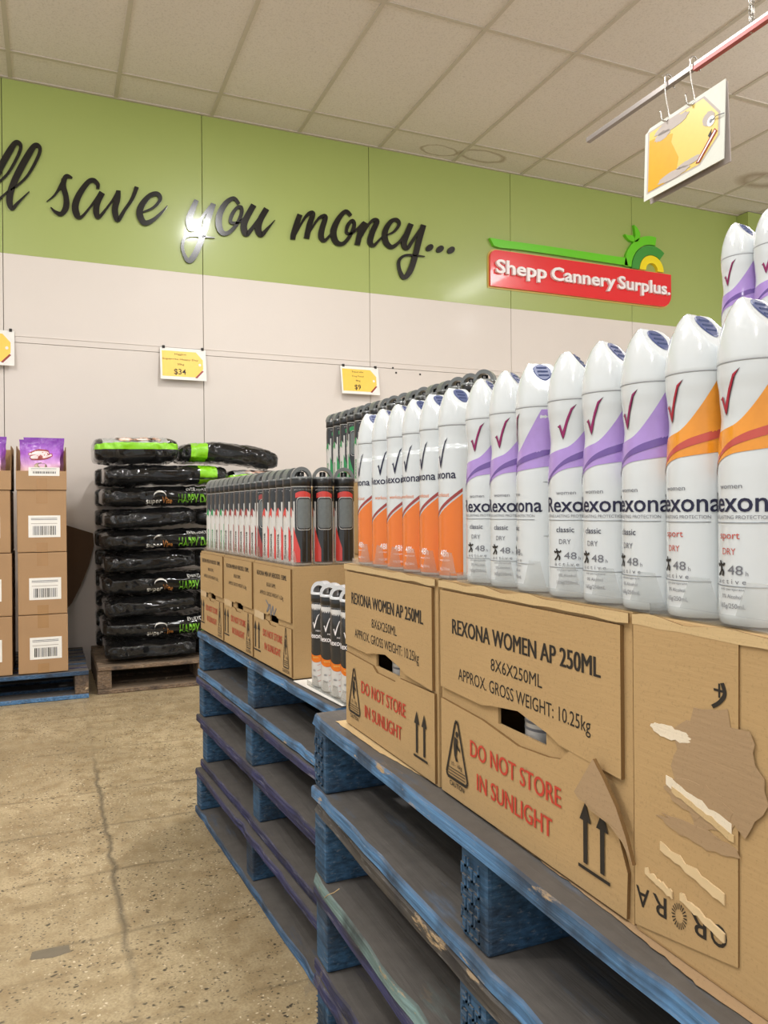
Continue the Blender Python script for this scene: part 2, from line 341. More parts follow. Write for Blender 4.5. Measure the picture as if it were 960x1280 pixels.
# ------------------------------------------------------------------ script lettering on the wall
def wallmap(x, y, t): return atY(x, y, D)+Vector((0, -t, 0))
def smooth_path(pts, n=6):
    out = []
    for i in range(len(pts)-1):
        p0, p1, p2, p3 = pts[max(i-1, 0)], pts[i], pts[i+1], pts[min(i+2, len(pts)-1)]
        for k in range(n):
            t = k/n
            out.append([.5*((2*b_)+(-a+c)*t+(2*a-5*b_+4*c-d)*t*t+(-a+3*b_-3*c+d)*t**3) for a, b_, c, d in zip(p0, p1, p2, p3)])
    out.append(list(pts[-1])); return out
def stroke(mb, pts, ox, oy, sc, mp, m, t0=.0, t1=.014, wk=1.0):
    P = smooth_path(pts); L = []; Rr = []
    for i, (x, y, w_) in enumerate(P):
        a = P[max(i-1, 0)]; c = P[min(i+1, len(P)-1)]; dx, dy = c[0]-a[0], c[1]-a[1]; n = math.hypot(dx, dy) or 1
        w_ = max(w_, 3)*wk/2; L.append((x-dy/n*w_, y+dx/n*w_)); Rr.append((x+dy/n*w_, y-dx/n*w_))
    f = lambda p, t: mp(ox+p[0]/sc, oy+p[1]/sc, t)
    k = len(P); vs = [f(p, t1) for p in L]+[f(p, t1) for p in Rr]+[f(p, t0) for p in L]+[f(p, t0) for p in Rr]
    fs = []
    for i in range(k-1):
        fs += [(i, i+1, k+i+1, k+i), (2*k+i, 2*k+i+1, i+1, i), (k+i, k+i+1, 3*k+i+1, 3*k+i)]
    fs += [(0, k, 3*k, 2*k), (k-1, 3*k-1, 4*k-1, 2*k-1)]
    mb.add(vs, fs, m)
ell = [(-5, 388, 7), (45, 352, 9), (92, 320, 12), (152, 262, 15), (206, 165, 18), (218, 115, 20), (193, 98, 26), (160, 142, 36), (105, 240, 38), (65, 330, 36), (52, 400, 36), (67, 442, 24), (100, 410, 15), (160, 350, 4)]
words = [('black script lettering of two letters at the left edge, on green wall', (0, 160), 4.364, [[(x-105, y-15, q) for x, y, q in ell], ell]),
 ('black script word beginning with s on the green wall', (0, 160), 4.364, [
  [(255, 405, 4), (300, 368, 12), (340, 305, 22), (362, 268, 26), (394, 276, 8)], [(350, 282, 30), (345, 322, 30), (360, 380, 30), (360, 435, 34), (335, 472, 26), (300, 460, 16), (277, 436, 5)],
  [(533, 335, 18), (532, 310, 22), (506, 288, 24), (475, 305, 28), (430, 370, 34), (410, 430, 38), (420, 478, 34), (442, 490, 18), (480, 450, 13), (520, 395, 12), (548, 350, 12)], [(560, 358, 26), (532, 410, 32), (524, 460, 34), (538, 490, 22), (575, 450, 14), (615, 395, 12), (640, 350, 12)],
  [(645, 345, 24), (640, 390, 32), (626, 450, 34), (642, 505, 26), (680, 450, 19), (720, 390, 20), (745, 325, 24)],
  [(780, 462, 8), (835, 438, 14), (872, 395, 20), (858, 364, 24), (818, 372, 26), (775, 420, 34), (760, 470, 36), (785, 520, 30), (830, 508, 22), (880, 465, 14), (912, 427, 4)]]),
 ('black script word beginning with y, lamp glare on its tail, on green wall', (210, 220), 6.0, [
  [(212, 185, 34), (180, 260, 46), (155, 335, 50), (170, 398, 42), (210, 380, 26), (260, 305, 22), (315, 230, 20)], [(338, 212, 40), (300, 320, 46), (265, 430, 45), (225, 540, 46), (180, 622, 46), (148, 638, 34), (118, 590, 24), (106, 530, 24), (125, 465, 24), (180, 448, 18), (260, 458, 16), (348, 468, 5)],
  [(530, 215, 22), (490, 172, 28), (430, 210, 40), (385, 290, 48), (378, 370, 48), (402, 428, 40), (450, 430, 30), (510, 370, 28), (547, 290, 28), (545, 240, 26), (512, 245, 24), (475, 300, 30), (468, 350, 24), (515, 355, 20), (565, 322, 16), (600, 285, 16)],
  [(640, 222, 44), (590, 310, 46), (565, 380, 50), (586, 440, 40), (640, 380, 26), (715, 270, 20)], [(736, 250, 44), (690, 330, 46), (672, 400, 50), (696, 445, 38), (742, 400, 22), (798, 335, 4)]]),
 ('black script word beginning with m on the green wall', (350, 240), 4.0, [
  [(97, 115, 26), (80, 165, 28), (65, 215, 28), (62, 240, 24)], [(68, 230, 8), (110, 150, 12), (140, 112, 18), (162, 112, 24), (145, 165, 28), (130, 235, 28)], [(135, 222, 8), (175, 155, 12), (200, 128, 16), (224, 128, 24), (208, 185, 28), (203, 225, 28), (220, 246, 18), (250, 215, 10), (278, 175, 10)],
  [(352, 122, 16), (325, 100, 20), (288, 140, 26), (264, 200, 32), (276, 250, 28), (310, 262, 20), (345, 225, 18), (368, 170, 18), (358, 145, 16), (336, 170, 18), (330, 205, 14), (355, 210, 12), (385, 185, 11), (412, 155, 10)],
  [(424, 155, 26), (400, 200, 28), (383, 268, 26)], [(388, 255, 8), (430, 180, 12), (460, 145, 16), (482, 150, 24), (460, 200, 28), (447, 250, 28), (465, 270, 18), (495, 240, 10), (522, 212, 8)],
  [(525, 220, 6), (565, 202, 12), (592, 165, 16), (580, 142, 18), (550, 152, 22), (522, 200, 28), (526, 252, 28), (555, 278, 22), (590, 255, 14), (615, 220, 10), (640, 180, 8)],
  [(652, 162, 26), (632, 210, 28), (616, 260, 28), (632, 285, 20), (660, 245, 16), (690, 200, 13), (710, 170, 12)], [(714, 168, 26), (690, 250, 28), (670, 330, 28), (645, 400, 28), (616, 430, 22), (594, 390, 16), (592, 345, 15), (622, 320, 12), (670, 320, 10), (720, 325, 4)]])]
for lab, (ox, oy), sc, strokes in words:
    mb = MB()
    for i, s_ in enumerate(strokes): stroke(mb, s_, ox, oy, sc, wallmap, 'black', t1=.014+.0004*i)
    tag(mb.build('wall_lettering', org=mb.v[0]), lab, 'lettering', 'script lettering along the green wall')
for i, (cx, cy) in enumerate(((745, 281), (797, 288), (852, 293))):
    mb = MB(); pts = []
    for k in range(20):
        a = 2*PI*k/20; ex, ey = 21*cos(a), 15*sin(a); pts.append((350+(cx+ex*cos(-.7)-ey*sin(-.7))/4, 240+(cy+ex*sin(-.7)+ey*cos(-.7))/4))
    mb.prism(pts, wallmap, 0, .014, 'black')
    tag(mb.build('wall_lettering_dot', org=mb.v[0]), ('left', 'middle', 'right')[i]+' black dot of the three after the script words', 'lettering', 'dots after the script lettering')

# ------------------------------------------------------------------ shop sign
def wp(x, z, t): return Vector((x, D-t, z))
def s4(px, py): p = atY(600+px/3.84, 270+py/3.84, D); return (p.x, p.z)
x0, zt = s4(40, 172); x1, _ = s4(905, 285); zt = 2.852; zb = s4(38, 338)[1]
zt = (s4(60, 168)[1]+s4(900, 285)[1])/2; zb = (s4(60, 342)[1]+s4(870, 438)[1])/2
sign = thing('shop_sign', 'red shop sign with raised white wording and fruit emblem on green wall', 'sign', (x0, D, zb))
def rrect(xa, za, xb, zb_, rad):       # rad: bl, br, tr, tl
    pts = []
    for (cx, cz, r, a0) in ((xa, za, rad[0], PI), (xb, za, rad[1], 1.5*PI), (xb, zb_, rad[2], 0), (xa, zb_, rad[3], .5*PI)):
        if r <= 0: pts.append((cx, cz)); continue
        ox = cx+r if cx == xa else cx-r; oz = cz+r if cz == za else cz-r
        pts += [(ox+r*cos(a0+k*PI/12), oz+r*sin(a0+k*PI/12)) for k in range(7)]
    return pts
mb = MB(); mb.prism(rrect(x0, zb, x1, zt, (.0, .10, .0, .06)), wp, 0, .03, 'signred'); mb.build('panel', sign)
mb = MB(); mb.prism(rrect(x0-.012, zb-.012, x1+.012, zt+.012, (.0, .11, .0, .07)), wp, 0, .008, 'tagy2'); mb.build('backing_trim', sign)
mb = MB(); cap = (zt-zb)*.36
xa = s4(62, 240)[0]; xb = s4(303, 290)[0]; xc = s4(325, 290)[0]; xd = s4(632, 330)[0]; xe = s4(645, 320)[0]; xf = s4(893, 360)[0]
zz = zb+(zt-zb)*.36
for txt, u0, u1 in (('Shepp', xa, xb), ('Cannery', xc, xd), ('Surplus.', xe, xf)): mb.text(txt, wp, u0, zz, cap, 'signwhite', wd=u1-u0, bold=.022, ext=.012, align='l', t=.030)
mb.build('lettering', sign)
g = [s4(*q) for q in ((38, 110), (120, 124), (300, 148), (500, 178), (640, 199), (690, 205), (700, 243), (560, 222), (350, 190), (180, 166), (85, 157), (58, 148))]
mb = MB(); mb.prism(g, wp, 0, .03, 'lime')
ec = Vector((s4(812, 0)[0], zt+.012)); 
def arc(mb, r0, r1, a0, a1, m, t):
    n = 22; pts = [(ec.x+r1*cos(a0+(a1-a0)*k/n), ec.y+r1*sin(a0+(a1-a0)*k/n)) for k in range(n+1)]+[(ec.x+r0*cos(a1+(a0-a1)*k/n), ec.y+r0*sin(a1+(a0-a1)*k/n)) for k in range(n+1)]
    mb.prism(pts, wp, 0, t, m)
arc(mb, .222, .295, math.radians(80), math.radians(178), 'lime', .03); mb.build('green_stripe', sign)
mb = MB(); arc(mb, .135, .215, math.radians(50), math.radians(180), 'leaf', .03); mb.build('emblem_arc', sign)
mb = MB(); arc(mb, .065, .13, 0, PI, 'yellow', .03); mb.build('emblem_arc', sign)
mb = MB()
for q in (((728, 130), (733, 115), (722, 98), (700, 98), (684, 92), (694, 108), (710, 124)), ((728, 130), (735, 100), (732, 70), (728, 47), (742, 60), (757, 85), (758, 108), (745, 128))):
    mb.prism([s4(*p) for p in q], wp, 0, .03, 'lime')
mb.build('emblem_leaf', sign)

# ------------------------------------------------------------------ price cards on the wall
def price_card(x0, x1, z0, z1, label, lines, price):
    t = thing('price_card', label, 'price sign', ((x0+x1)/2, D, z0), 'price cards pinned to the wall'); W = x1-x0; H = z1-z0
    mp = lambda x, z, q: Vector((x, D-.012-q-.035*(z1-z)/H, z))
    mb = MB(); mb.prism([(x0, z0), (x1, z0), (x1, z1), (x0, z1)], mp, 0, .003, 'paper'); mb.build('card', t)
    mb = MB(); mb.prism([(x0+.04*W, z0+.1*H), (x0+.76*W, z0+.1*H), (x0+.93*W, z0+.36*H), (x0+.93*W, z0+.66*H), (x0+.78*W, z0+.9*H), (x0+.04*W, z0+.9*H)], mp, 0, .0036, 'tagy')
    mb.prism([(x0+.86*W+.03*W*cos(k*.5236), z0+.5*H+.045*H*sin(k*.5236)) for k in range(12)], mp, 0, .0042, 'paper')
    mb.prism([(x0+.75*W, z0+.09*H), (x0+.79*W, z0+.07*H), (x0+.94*W, z0+.30*H), (x0+.91*W, z0+.33*H)], mp, 0, .0042, 'maroon')
    zz = z0+.78*H
    for s_, k in lines: mb.text(s_, mp, x0+.44*W, zz, .055*H, 'ink', wd=k*W, t=.0045); zz -= .16*H
    if price: mb.text(price, mp, x0+.42*W, z0+.17*H, .17*H, 'ink', t=.0045, bold=.01)
    mb.build('tag_print', t)
    for u in (.08, .93):
        mb = MB(); mb.box((x0+u*W-.008, D-.022, z1-.006), (x0+u*W+.008, D, z1+.012), 'ink', .002); mb.build('pin', t)
price_card(.665, .962, 1.866, 2.080, 'white and yellow price card reading $34 pinned to wall above the bags', [('Higgins', .25), ('Supervite Happy Day', .78), ('20kg', .15)], '$34')
price_card(1.921, 2.215, 1.836, 2.040, 'white and yellow price card reading $9 pinned to the wall', [('Supervite', .30), ('Dog Food', .30), ('8kg', .12)], '$9')
price_card(-.495, -.197, 1.893, 2.112, 'white and yellow price card cut off at the left edge', [], None)

# ------------------------------------------------------------------ hanging rail and sign
RX = 2.30
rail = thing('hanging_rail', 'long square aluminium rail hanging from chain below the ceiling', 'rail', (RX, 2.0, 2.70))
mb = MB(); mb.box((RX-.011, .9, 2.690), (RX+.011, 2.953, 2.712), 'alu', .002); mb.build('bar', rail)
mb = MB(); mb.box((RX-.0125, .9, 2.682), (RX+.009, 2.30, 2.6985), 'railred', .001); mb.build('strip', rail)
mb = MB()
nl = 31
for sx in (-1, 1):
    for k in range(nl):
        z = 2.70+k*.031; cx = RX+sx*(.004+.012*(k/nl)); ring = []
        for q in range(15):
            a = 2*PI*q/14; u_, v_ = .007*cos(a), .019*sin(a)
            ring.append((cx+(u_ if k % 2 else 0), 2.035+(0 if k % 2 else u_), z+v_))
        mb.tube(ring, .0022, 'steel', 5)
tag(mb.build('chain', org=(RX, 2.035, 2.70)), 'steel chain holding the aluminium rail from the ceiling', 'chain')
for y_, lab in ((2.44, 'bent wire hook on the rail, left of the two'), (2.305, 'bent wire hook on the rail, right of the two')):
    mb = MB(); pts = []
    for k in range(9): a = PI*k/8; pts.append((RX-.018*cos(a)*1.0, y_, 2.722+.020*sin(a)-.0))
    pts = [(RX+.018, y_-.012, 2.685)]+pts[::-1]+[(RX-.017, y_, 2.66), (RX-.004, y_-.004, 2.585), (RX-.002, y_-.002, 2.566), (RX-.012, y_+.006, 2.556), (RX-.024, y_+.012, 2.563), (RX-.028, y_+.016, 2.60)]
    mb.tube(smooth_path(pts, 4), .0032, 'steel', 8)
    tag(mb.build('hook', org=(RX, y_, 2.7)), lab, 'hook', 'wire hooks on the hanging rail')
hs = thing('hanging_sign', 'white sign with torn yellow tag print hanging from the ceiling rail', 'sign', (RX, 2.36, 2.28))
SY0, SY1 = 2.569, 2.149
def hm(u, v, t): return Vector((RX-.002-t-.012*(1-v), SY0+(SY1-SY0)*u, 2.275+.296*v+.006*u))
mb = MB(); mb.prism([(0, 0), (1, 0), (1, 1), (.06, 1), (.03, .96), (0, .95)], hm, -.002, .002, 'signcard'); mb.build('front_sheet', hs)
hb = lambda u, v, t: Vector((RX+.006+t+.014*(1-v), SY0+(SY1-SY0)*u, 2.270+.296*v+.006*u))
mb = MB(); mb.prism([(0, .0), (1, 0), (1, 1), (0, 1)], hb, -.002, .002, 'glue'); mb.build('back_sheet', hs)
mb = MB()
o = [(.06, .10), (.72, .10), (.93, .34), (.93, .62), (.75, .93), (.06, .93)]
mb.prism([((u-.5)*1.05+.5, (v-.5)*1.05+.5) for u, v in o], hm, 0, .0024, 'glue'); mb.prism(o, hm, 0, .003, 'tagy2')
mb.prism([(.06, .10), (.42, .10), (.46, .35), (.36, .62), (.38, .72), (.20, .80), (.06, .82)], hm, 0, .0036, 'tagd')
def blob(cx, cy, rx, ry, seed, n=26, am=.3): return [(cx+rx*cos(2*PI*k/n)*(1+am*noise.noise((k*.9, seed, 0))), cy+ry*sin(2*PI*k/n)*(1+am*noise.noise((k*.9, seed+7, 0)))) for k in range(n)]
for q in ((.36, .86, .22, .075, 1), (.24, .78, .10, .06, 2), (.40, .15, .20, .055, 3), (.60, .20, .16, .04, 4), (.82, .62, .07, .09, 5)): mb.prism(blob(*q), hm, 0, .0042, 'glue')
mb.prism([(.85+.045*cos(k*.5236), .57+.065*sin(k*.5236)) for k in range(12)], hm, 0, .0048, 'paper')
mb.prism([(.85+.018*cos(k*.5236), .57+.026*sin(k*.5236)) for k in range(12)], hm, 0, .0052, 'greyink')
mb.build('tag_print', hs)
mb = MB()
mb.prism([(.68, .13), (.725, .115), (.925, .40), (.895, .45)], hm, 0, .0050, 'maroon'); mb.prism([(.70, .135), (.715, .13), (.91, .405), (.90, .425)], hm, 0, .0055, 'signwhite')
mb.prism([(.82, .40), (.86, .46), (.85, .40), (.88, .42), (.84, .36)], hm, 0, .0050, 'ink'); mb.build('pen_print', hs)
mb = MB(); mb.tube([hm(.86, .57, .004), hm(.93, .58, .012), hm(1.01, .56, .008)], .0016, 'greyink', 6); mb.build('string', hs)

# ------------------------------------------------------------------ pallets
def plank(mb, x0, x1, y0, y1, z0, z1, m, rag=.0, seed=0, n=22, edge=None):
    # cross section in xz with softened corners, run along y, front edge (x0) worn
    c = .003; sec = [(x0, z0+c), (x0, z1-c), (x0+c, z1), (x1-c, z1), (x1, z1-c), (x1, z0+c), (x1-c, z0), (x0+c, z0)]
    vs = []; k = len(sec)
    for i in range(n+1):
        y = y0+(y1-y0)*i/n; e = rag*(noise.noise((y*14, seed*3.1, 0))*1.2+.8*noise.noise((y*45, seed*3.1, 4))); ez = rag*.5*noise.noise((y*18, seed, 9))
        e = max(e, 0)*1.6 if rag else 0
        for j, (x, z) in enumerate(sec):
            if j in (1, 2): vs.append((x+e*1.3, y, z-abs(ez)-e*.3))
            elif j in (0, 7): vs.append((x+e*.5, y, z+abs(ez)*.4))
            else: vs.append((x, y, z))
    fs = [(i*k+j, (i+1)*k+j, (i+1)*k+(j+1) % k, i*k+(j+1) % k) for i in range(n) for j in range(k)]+[tuple(range(k)), tuple(range(len(vs)-1, len(vs)-k-1, -1))]
    mb.add(vs, fs, m)
def emboss(mb, x, y0, y1, z0, z1, m, kind):
    W = y1-y0; H = z1-z0
    if kind == 'meander':
        for c in range(3):
            ya = y0+W*(.12+.28*c)
            for r in range(7):
                za = z0+H*(.08+.125*r); s_ = (r+c) % 2
                mb.box((x-.0018, ya, za), (x, ya+W*.20, za+H*.03), m); mb.box((x-.0018, ya+(W*.15 if s_ else 0), za), (x, ya+W*(.20 if s_ else .05), za+H*.12), m)
    else:
        for r in range(9):
            za = z0+H*(.05+.1*r)
            for c in range(4): mb.add([(x-.0015, y0+W*(.1+.2*c), za+H*.05*(c % 2)), (x-.0015, y0+W*(.3+.2*c), za+H*.05*((c+1) % 2)), (x-.0015, y0+W*(.3+.2*c), za+H*(.03+.05*((c+1) % 2))), (x-.0015, y0+W*(.1+.2*c), za+H*(.03+.05*(c % 2)))], [(0, 1, 2, 3)], m)
def pallet(label, x0, y0, z0, W, L, H, mt, mb_, mbear, seed, group=None, emb=None, bw=.055, ndeck=7):
    t = thing('pallet', label, 'pallet', (x0+W/2, y0+L/2, z0), group); th = .024
    rr = random.Random(seed)
    bw0 = W/ndeck-.030
    for i in range(ndeck):
        m_ = MB(); xa = x0+i*(W-bw0)/(ndeck-1)
        plank(m_, xa, xa+bw0, y0+rr.uniform(0, .006), y1_ if (y1_ := y0+L-rr.uniform(0, .006)) else 0, z0+H-th, z0+H-rr.uniform(0, .001), mt if i == 0 else rr.choice([mt, 'blue2', 'blue3'] if mt != 'timber' else ['timber']), .006 if i == 0 else .0, seed+i)
        m_.build('deck_board', t)
    for i in range(3):
        m_ = MB(); ya = y0+i*(L-bw)/2
        m_.box((x0+.004+rr.uniform(0, .008), ya, z0+th+.0005), (x0+W-.004, ya+bw, z0+H-th-.0005), mbear, .005)
        if emb: emboss(m_, x0+.006, ya+.004, ya+bw-.004, z0+th+.004, z0+H-th-.004, mbear, emb[i])
        m_.build('bearer', t)
    for i in range(4):
        m_ = MB(); w_ = .14; xa = x0+i*(W-w_)/3
        plank(m_, xa, xa+w_, y0+rr.uniform(0, .006), y0+L-rr.uniform(0, .006), z0, z0+th, mb_ if i == 0 else 'blue2' if mt != 'timber' else 'timber', .005 if i == 0 else 0, seed+20+i)
        m_.build('bottom_board', t)
    return t
FA = math.radians(3.5); FP = Vector((.445, 2.632, 0)); FROT = Matrix.Rotation(FA, 4, 'Z')
def FW_(x, y): return FP+FROT @ (Vector((x, y, 0))-FP)
def turn(o):
    l = FP+FROT @ (o.location-FP); o.location = (l.x, l.y, o.location.z); o.rotation_euler.z += FA; return o
NX = .433; NZ = .158; FX = .445; FZ = .1512
nl_ = ['near blue pallet on the floor, lowest of its stack', 'near dark blue pallet, second up from the floor', 'near pallet with grey-green bottom front board, third up', 'near blue pallet topmost of its stack, under the cartons']
fl_ = ['far blue pallet on the floor, lowest of the back stack', 'far dark violet-edged pallet, second up in the back stack', 'far violet-edged pallet, third up in the back stack', 'far blue pallet topmost of the back stack, under the small cartons']
tops = ['blue3', 'blue3', 'darkwood', 'blue']; bots = ['blue2', 'blue3', 'greyteal', 'blue']
for i in range(4):
    pallet(nl_[i], NX+(.0, .004, .0, .0)[i], .202, i*NZ+.0005, 1.16, 1.165, NZ-.001, tops[i], bots[i], 'bear', 30+i*7, 'blue pallets stacked nearest the camera', ('zig', 'meander', 'meander' if i == 3 else 'zig'), bw=.062)
tops = ['blue3', 'blue3', 'blue3', 'blue']; bots = ['blue2', 'blue3', 'blue3', 'blue']
for i in range(4):
    turn(pallet(fl_[i], FX+(-.012, .006, -.006, .0)[i], 1.470, i*FZ+.0005, 1.16, 1.165, FZ-.001, tops[i], bots[i], 'bear', 90+i*7, 'blue pallets stacked behind the near ones', bw=.06))
def wall_pallet(label, x0, y0, L, W, H, *a, **k):      # the same pallet turned so that its boards run along the wall
    o = pallet(label, 0, 0, .0005, W, L, H, *a, **k); o.location = (x0+L/2, y0+W/2, .0005); o.rotation_euler = (0, 0, PI/2); return o
wall_pallet('blue pallet by the wall under the brown carton columns', -.985, 4.487, 1.165, .80, .149, 'blue2', 'blue', 'timber', 160, bw=.07)
wall_pallet('bare timber pallet under the stacked black bags', .225, 4.535, 1.165, .755, .152, 'timber', 'timber', 'timber', 190, bw=.075)
# torn plastic strips caught on the pallets
for pts, lab in (([(402, 1215, 0), (398, 1228, 0), (392, 1238, 0), (386, 1236, 0), (380, 1245, 0)], 'scrap of clear film caught on the lowest near pallet corner'), ([(383, 1128, 0), (400, 1122, 0), (417, 1116, 0), (424, 1111, 0)], 'pale splinter sticking up from the grey-green pallet board')):
    mb = MB(); P = [atX(x, y, NX-.004-.003*k) for k, (x, y, _) in enumerate(pts)]
    if 'film' in lab:
        mb.grid(lambda u, v: P[min(int(u*4), 3)].lerp(P[min(int(u*4), 3)+1], u*4-min(int(u*4), 3))+Vector((.006*sin(u*9)*v, .012*(v-.5), .012*v)), 16, 3, 'clear2')
        tag(mb.build('film_scrap', org=P[0]), lab, 'plastic scrap')
    else:
        mb.tube([P[1]+Vector((.008, 0, -.002)), P[1].lerp(P[2], .6), P[2], P[3]], .0007, 'kraft2', 5); tag(mb.build('splinter', org=P[0]), lab, 'splinter')

# ------------------------------------------------------------------ cartons with print
def cmap(X): return lambda u, z, t: Vector((X-t, -u, z))       # u = -y, so that u runs to the right as seen from the aisle
def arrows(mb, mp, u, z, h, w_, m='ink', t=.0006):
    mb.prism([(u-w_*.75, z), (u+w_*.75, z), (u+w_*.75, z+h*.05), (u-w_*.75, z+h*.05)], mp, t, t, m)
    for q in (-.4, .4):
        c = u+q*w_; mb.prism([(c-w_*.10, z+h*.1), (c+w_*.10, z+h*.1), (c+w_*.10, z+h*.72), (c+w_*.28, z+h*.72), (c, z+h), (c-w_*.28, z+h*.72), (c-w_*.10, z+h*.72)], mp, t, t, m)
def caution(mb, mp, u, z, h, w_, txt=True, m='ink', t=.0006):
    out = [(u-w_*.5, z+h*.06), (u-w_*.44, z), (u+w_*.44, z), (u+w_*.5, z+h*.06), (u+w_*.06, z+h*.97), (u, z+h), (u-w_*.06, z+h*.97)]
    for i in range(7):
        a, c = out[i], out[(i+1) % 7]; dx, dy = c[0]-a[0], c[1]-a[1]; n = math.hypot(dx, dy); k = w_*.035
        mb.prism([(a[0]-dy/n*k, a[1]+dx/n*k), (c[0]-dy/n*k, c[1]+dx/n*k), (c[0]+dy/n*k, c[1]-dx/n*k), (a[0]+dy/n*k, a[1]-dx/n*k)], mp, t, t, m)
    mb.prism([(u+w_*.02+w_*.07*cos(k*.6283), z+h*.78+w_*.07*sin(k*.6283)) for k in range(10)], mp, t, t, m)
    mb.prism([(u-w_*.10, z+h*.73), (u+w_*.05, z+h*.70), (u+w_*.02, z+h*.52), (u-w_*.02, z+h*.40), (u+w_*.08, z+h*.33), (u-w_*.04, z+h*.32), (u-w_*.12, z+h*.42), (u-w_*.14, z+h*.58)], mp, t, t, m)
    mb.prism([(u, z+h*.62), (u+w_*.16, z+h*.54), (u+w_*.17, z+h*.50), (u, z+h*.55)], mp, t, t, m)
    if txt:
        mb.text('10 - 16kg', mp, u, z+h*.22, h*.07, m, t=t, bold=.01)
        for q in (.16, .11, .06): mb.prism([(u-w_*.40, z+h*q), (u+w_*.40, z+h*q), (u+w_*.40, z+h*(q+.015)), (u-w_*.40, z+h*(q+.015))], mp, t, t, m)
        mb.text('CAUTION', mp, u, z-h*.13, h*.08, m, t=t, bold=.015)
def hollow(mb, X, y0, y1, z0, z1, dep, m, hole):     # box with an opening (u0, u1, za, zb) in its front
    th = .004; u0, u1, za, zb_ = hole; ya, yb = -u1, -u0
    mb.box((X+th, y0, z0), (X+dep, y0+th, z1), m); mb.box((X+th, y1-th, z0), (X+dep, y1, z1), m); mb.box((X+dep-th, y0+th, z0), (X+dep, y1-th, z1), m)
    mb.box((X+th, y0+th, z0), (X+dep-th, y1-th, z0+th), m); mb.box((X+th, y0+th, z1-th), (X+dep-th, y1-th, z1), m)
    mb.box((X, y0, z0), (X+th, ya, z1), m); mb.box((X, yb, z0), (X+th, y1, z1), m); mb.box((X, ya, z0), (X+th, yb, za), m); mb.box((X, ya, zb_), (X+th, yb, z1), m)
def ragged(pts, amp, seed, n=10):
    out = []
    for i in range(len(pts)-1):
        a, c = pts[i], pts[i+1]
        for k in range(n): t = k/n; out.append((a[0]+(c[0]-a[0])*t+amp*noise.noise((i*9+t*8, seed, 0)), a[1]+(c[1]-a[1])*t+amp*noise.noise((i*9+t*8, seed, 5))))
    out.append(pts[-1]); return out
def print_carton(label, X, y0, y1, z0, z1, dep, lines, red, group, kind, seed):
    t = thing('carton', label, 'carton', (X+dep/2, (y0+y1)/2, z0), group); W = y1-y0; H = z1-z0; mp = cmap(X-.0045)
    U = lambda f: -y1+W*f; Z = lambda f: z0+H*f
    near = kind == 'near'
    ha, hb_ = (.36, .66) if near else (.40, .66)
    mb = MB(); hollow(mb, X, y0, y1, z0, z1, dep, 'kraft', (U(ha+.02), U(hb_-.02), Z(.44), Z(.53))); mb.build('body', t)
    mb = MB()
    up = [(.012, .955), (.97, .955), (.97, .455), (hb_+.06, .475), (hb_, .50), (.5*(ha+hb_), .535), (ha, .51), (ha-.06, .495), (.012, .50)] if near else [(.02, .98), (.98, .98), (.98, .50), (hb_, .50), (hb_-.04, .515), (ha+.04, .515), (ha, .50), (.02, .50)]
    mb.prism([(U(a), Z(c)) for a, c in up], mp, -.0042, 0, 'kraft', 'edge')
    for txt, f, h, wd, bo in lines:
        for q in ((-1, 0, 1) if bo > .015 else (0,)): mb.text(txt, mp, U(.50)+q*h*.045, Z(f), h, 'ink', wd=wd*W, bold=0, t=.0004+.00005*q)
    mb.build('upper_panel', t)
    mb = MB()
    lo = [(.012, .012), (.985, .012), *[((-atX(px_, py_, BX).y-U(0))/W, (atX(px_, py_, BX).z-z0)/H) for px_, py_ in ((784, 1092), (774, 1052), (765, 1022), (757, 995), (748, 968), (738, 950), (715, 935))], (hb_+.06, .425), (hb_, .41), (.5*(ha+hb_), .395), (ha, .42), (ha-.06, .43), (.012, .445)] if kind == 'near' and seed == 2 else [(.012, .012), (.985, .012), (.985, .445), (hb_, .44), (hb_-.05, .41), (ha+.05, .41), (ha, .44), (.012, .452)]
    mb.prism([(U(a), Z(c)) for a, c in lo], mp, -.0042, -.0006, 'kraft', 'edge')
    for txt, f, h, wd in red:
        for q in (-1, 0, 1): mb.text(txt, mp, U(.475 if near else .52)+q*h*.03, Z(f), h, 'redink', wd=wd*W, bold=0, t=.0004+.00005*q)
    if near:
        caution(mb, mp, U(.13), Z(.10), H*.27, W*.15); arrows(mb, mp, U(.865), Z(.085), H*.235, W*.085)
    else:
        caution(mb, mp, U(.86), Z(.08), H*.36, W*.13); arrows(mb, mp, U(.10), Z(.10), H*.30, W*.13)
    mb.build('lower_panel', t)
    if near and seed == 2:
        mb = MB(); fl = [(739, 949), (719, 989), (724, 999), (730, 1003), (737, 1014), (756, 1031), (771, 1054), (783, 1084), (775, 1048), (764, 1010), (750, 974)]
        fl = [(-atX(a, c, BX-.012).y, atX(a, c, BX-.012).z) for a, c in fl]; ua = fl[7][0]; ub = fl[1][0]
        mb.prism(fl, lambda u, z, q: Vector((X-.006-q-.008*max(0, (ua-u)/(ua-ub))**1.2, -u, z)), 0, .004, 'shade_paper', 'edge'); mb.build('torn_flap', t)
    if near:      # part of a can shows through the hand hole
        c = (X+.036, -U(.5*(ha+hb_)), Z(.40)); mb = MB(); mb.lathe([(.026, 0), (.026, H*.18)], 'silver', 28, c)
        for zz in (.3, .45, .6, .75): mb.lathe([(.0263, H*.18*zz), (.0263, H*.18*zz+.003)], 'greyink', 28, c, cap=False)
        tag(mb.build('spray_can', org=c), 'can glimpsed through the hand hole of the %s near carton' % ('left' if seed == 1 else 'right'), 'spray can')
    if kind != 'near':
        mb = MB(); mb.prism([(U(.03), Z(.44)), (U(.30), Z(.43)), (U(.30), Z(.50)), (U(.03), Z(.51))], mp, .0004, .0006, 'tapeb'); mb.build('clear_tape', t)
    return t
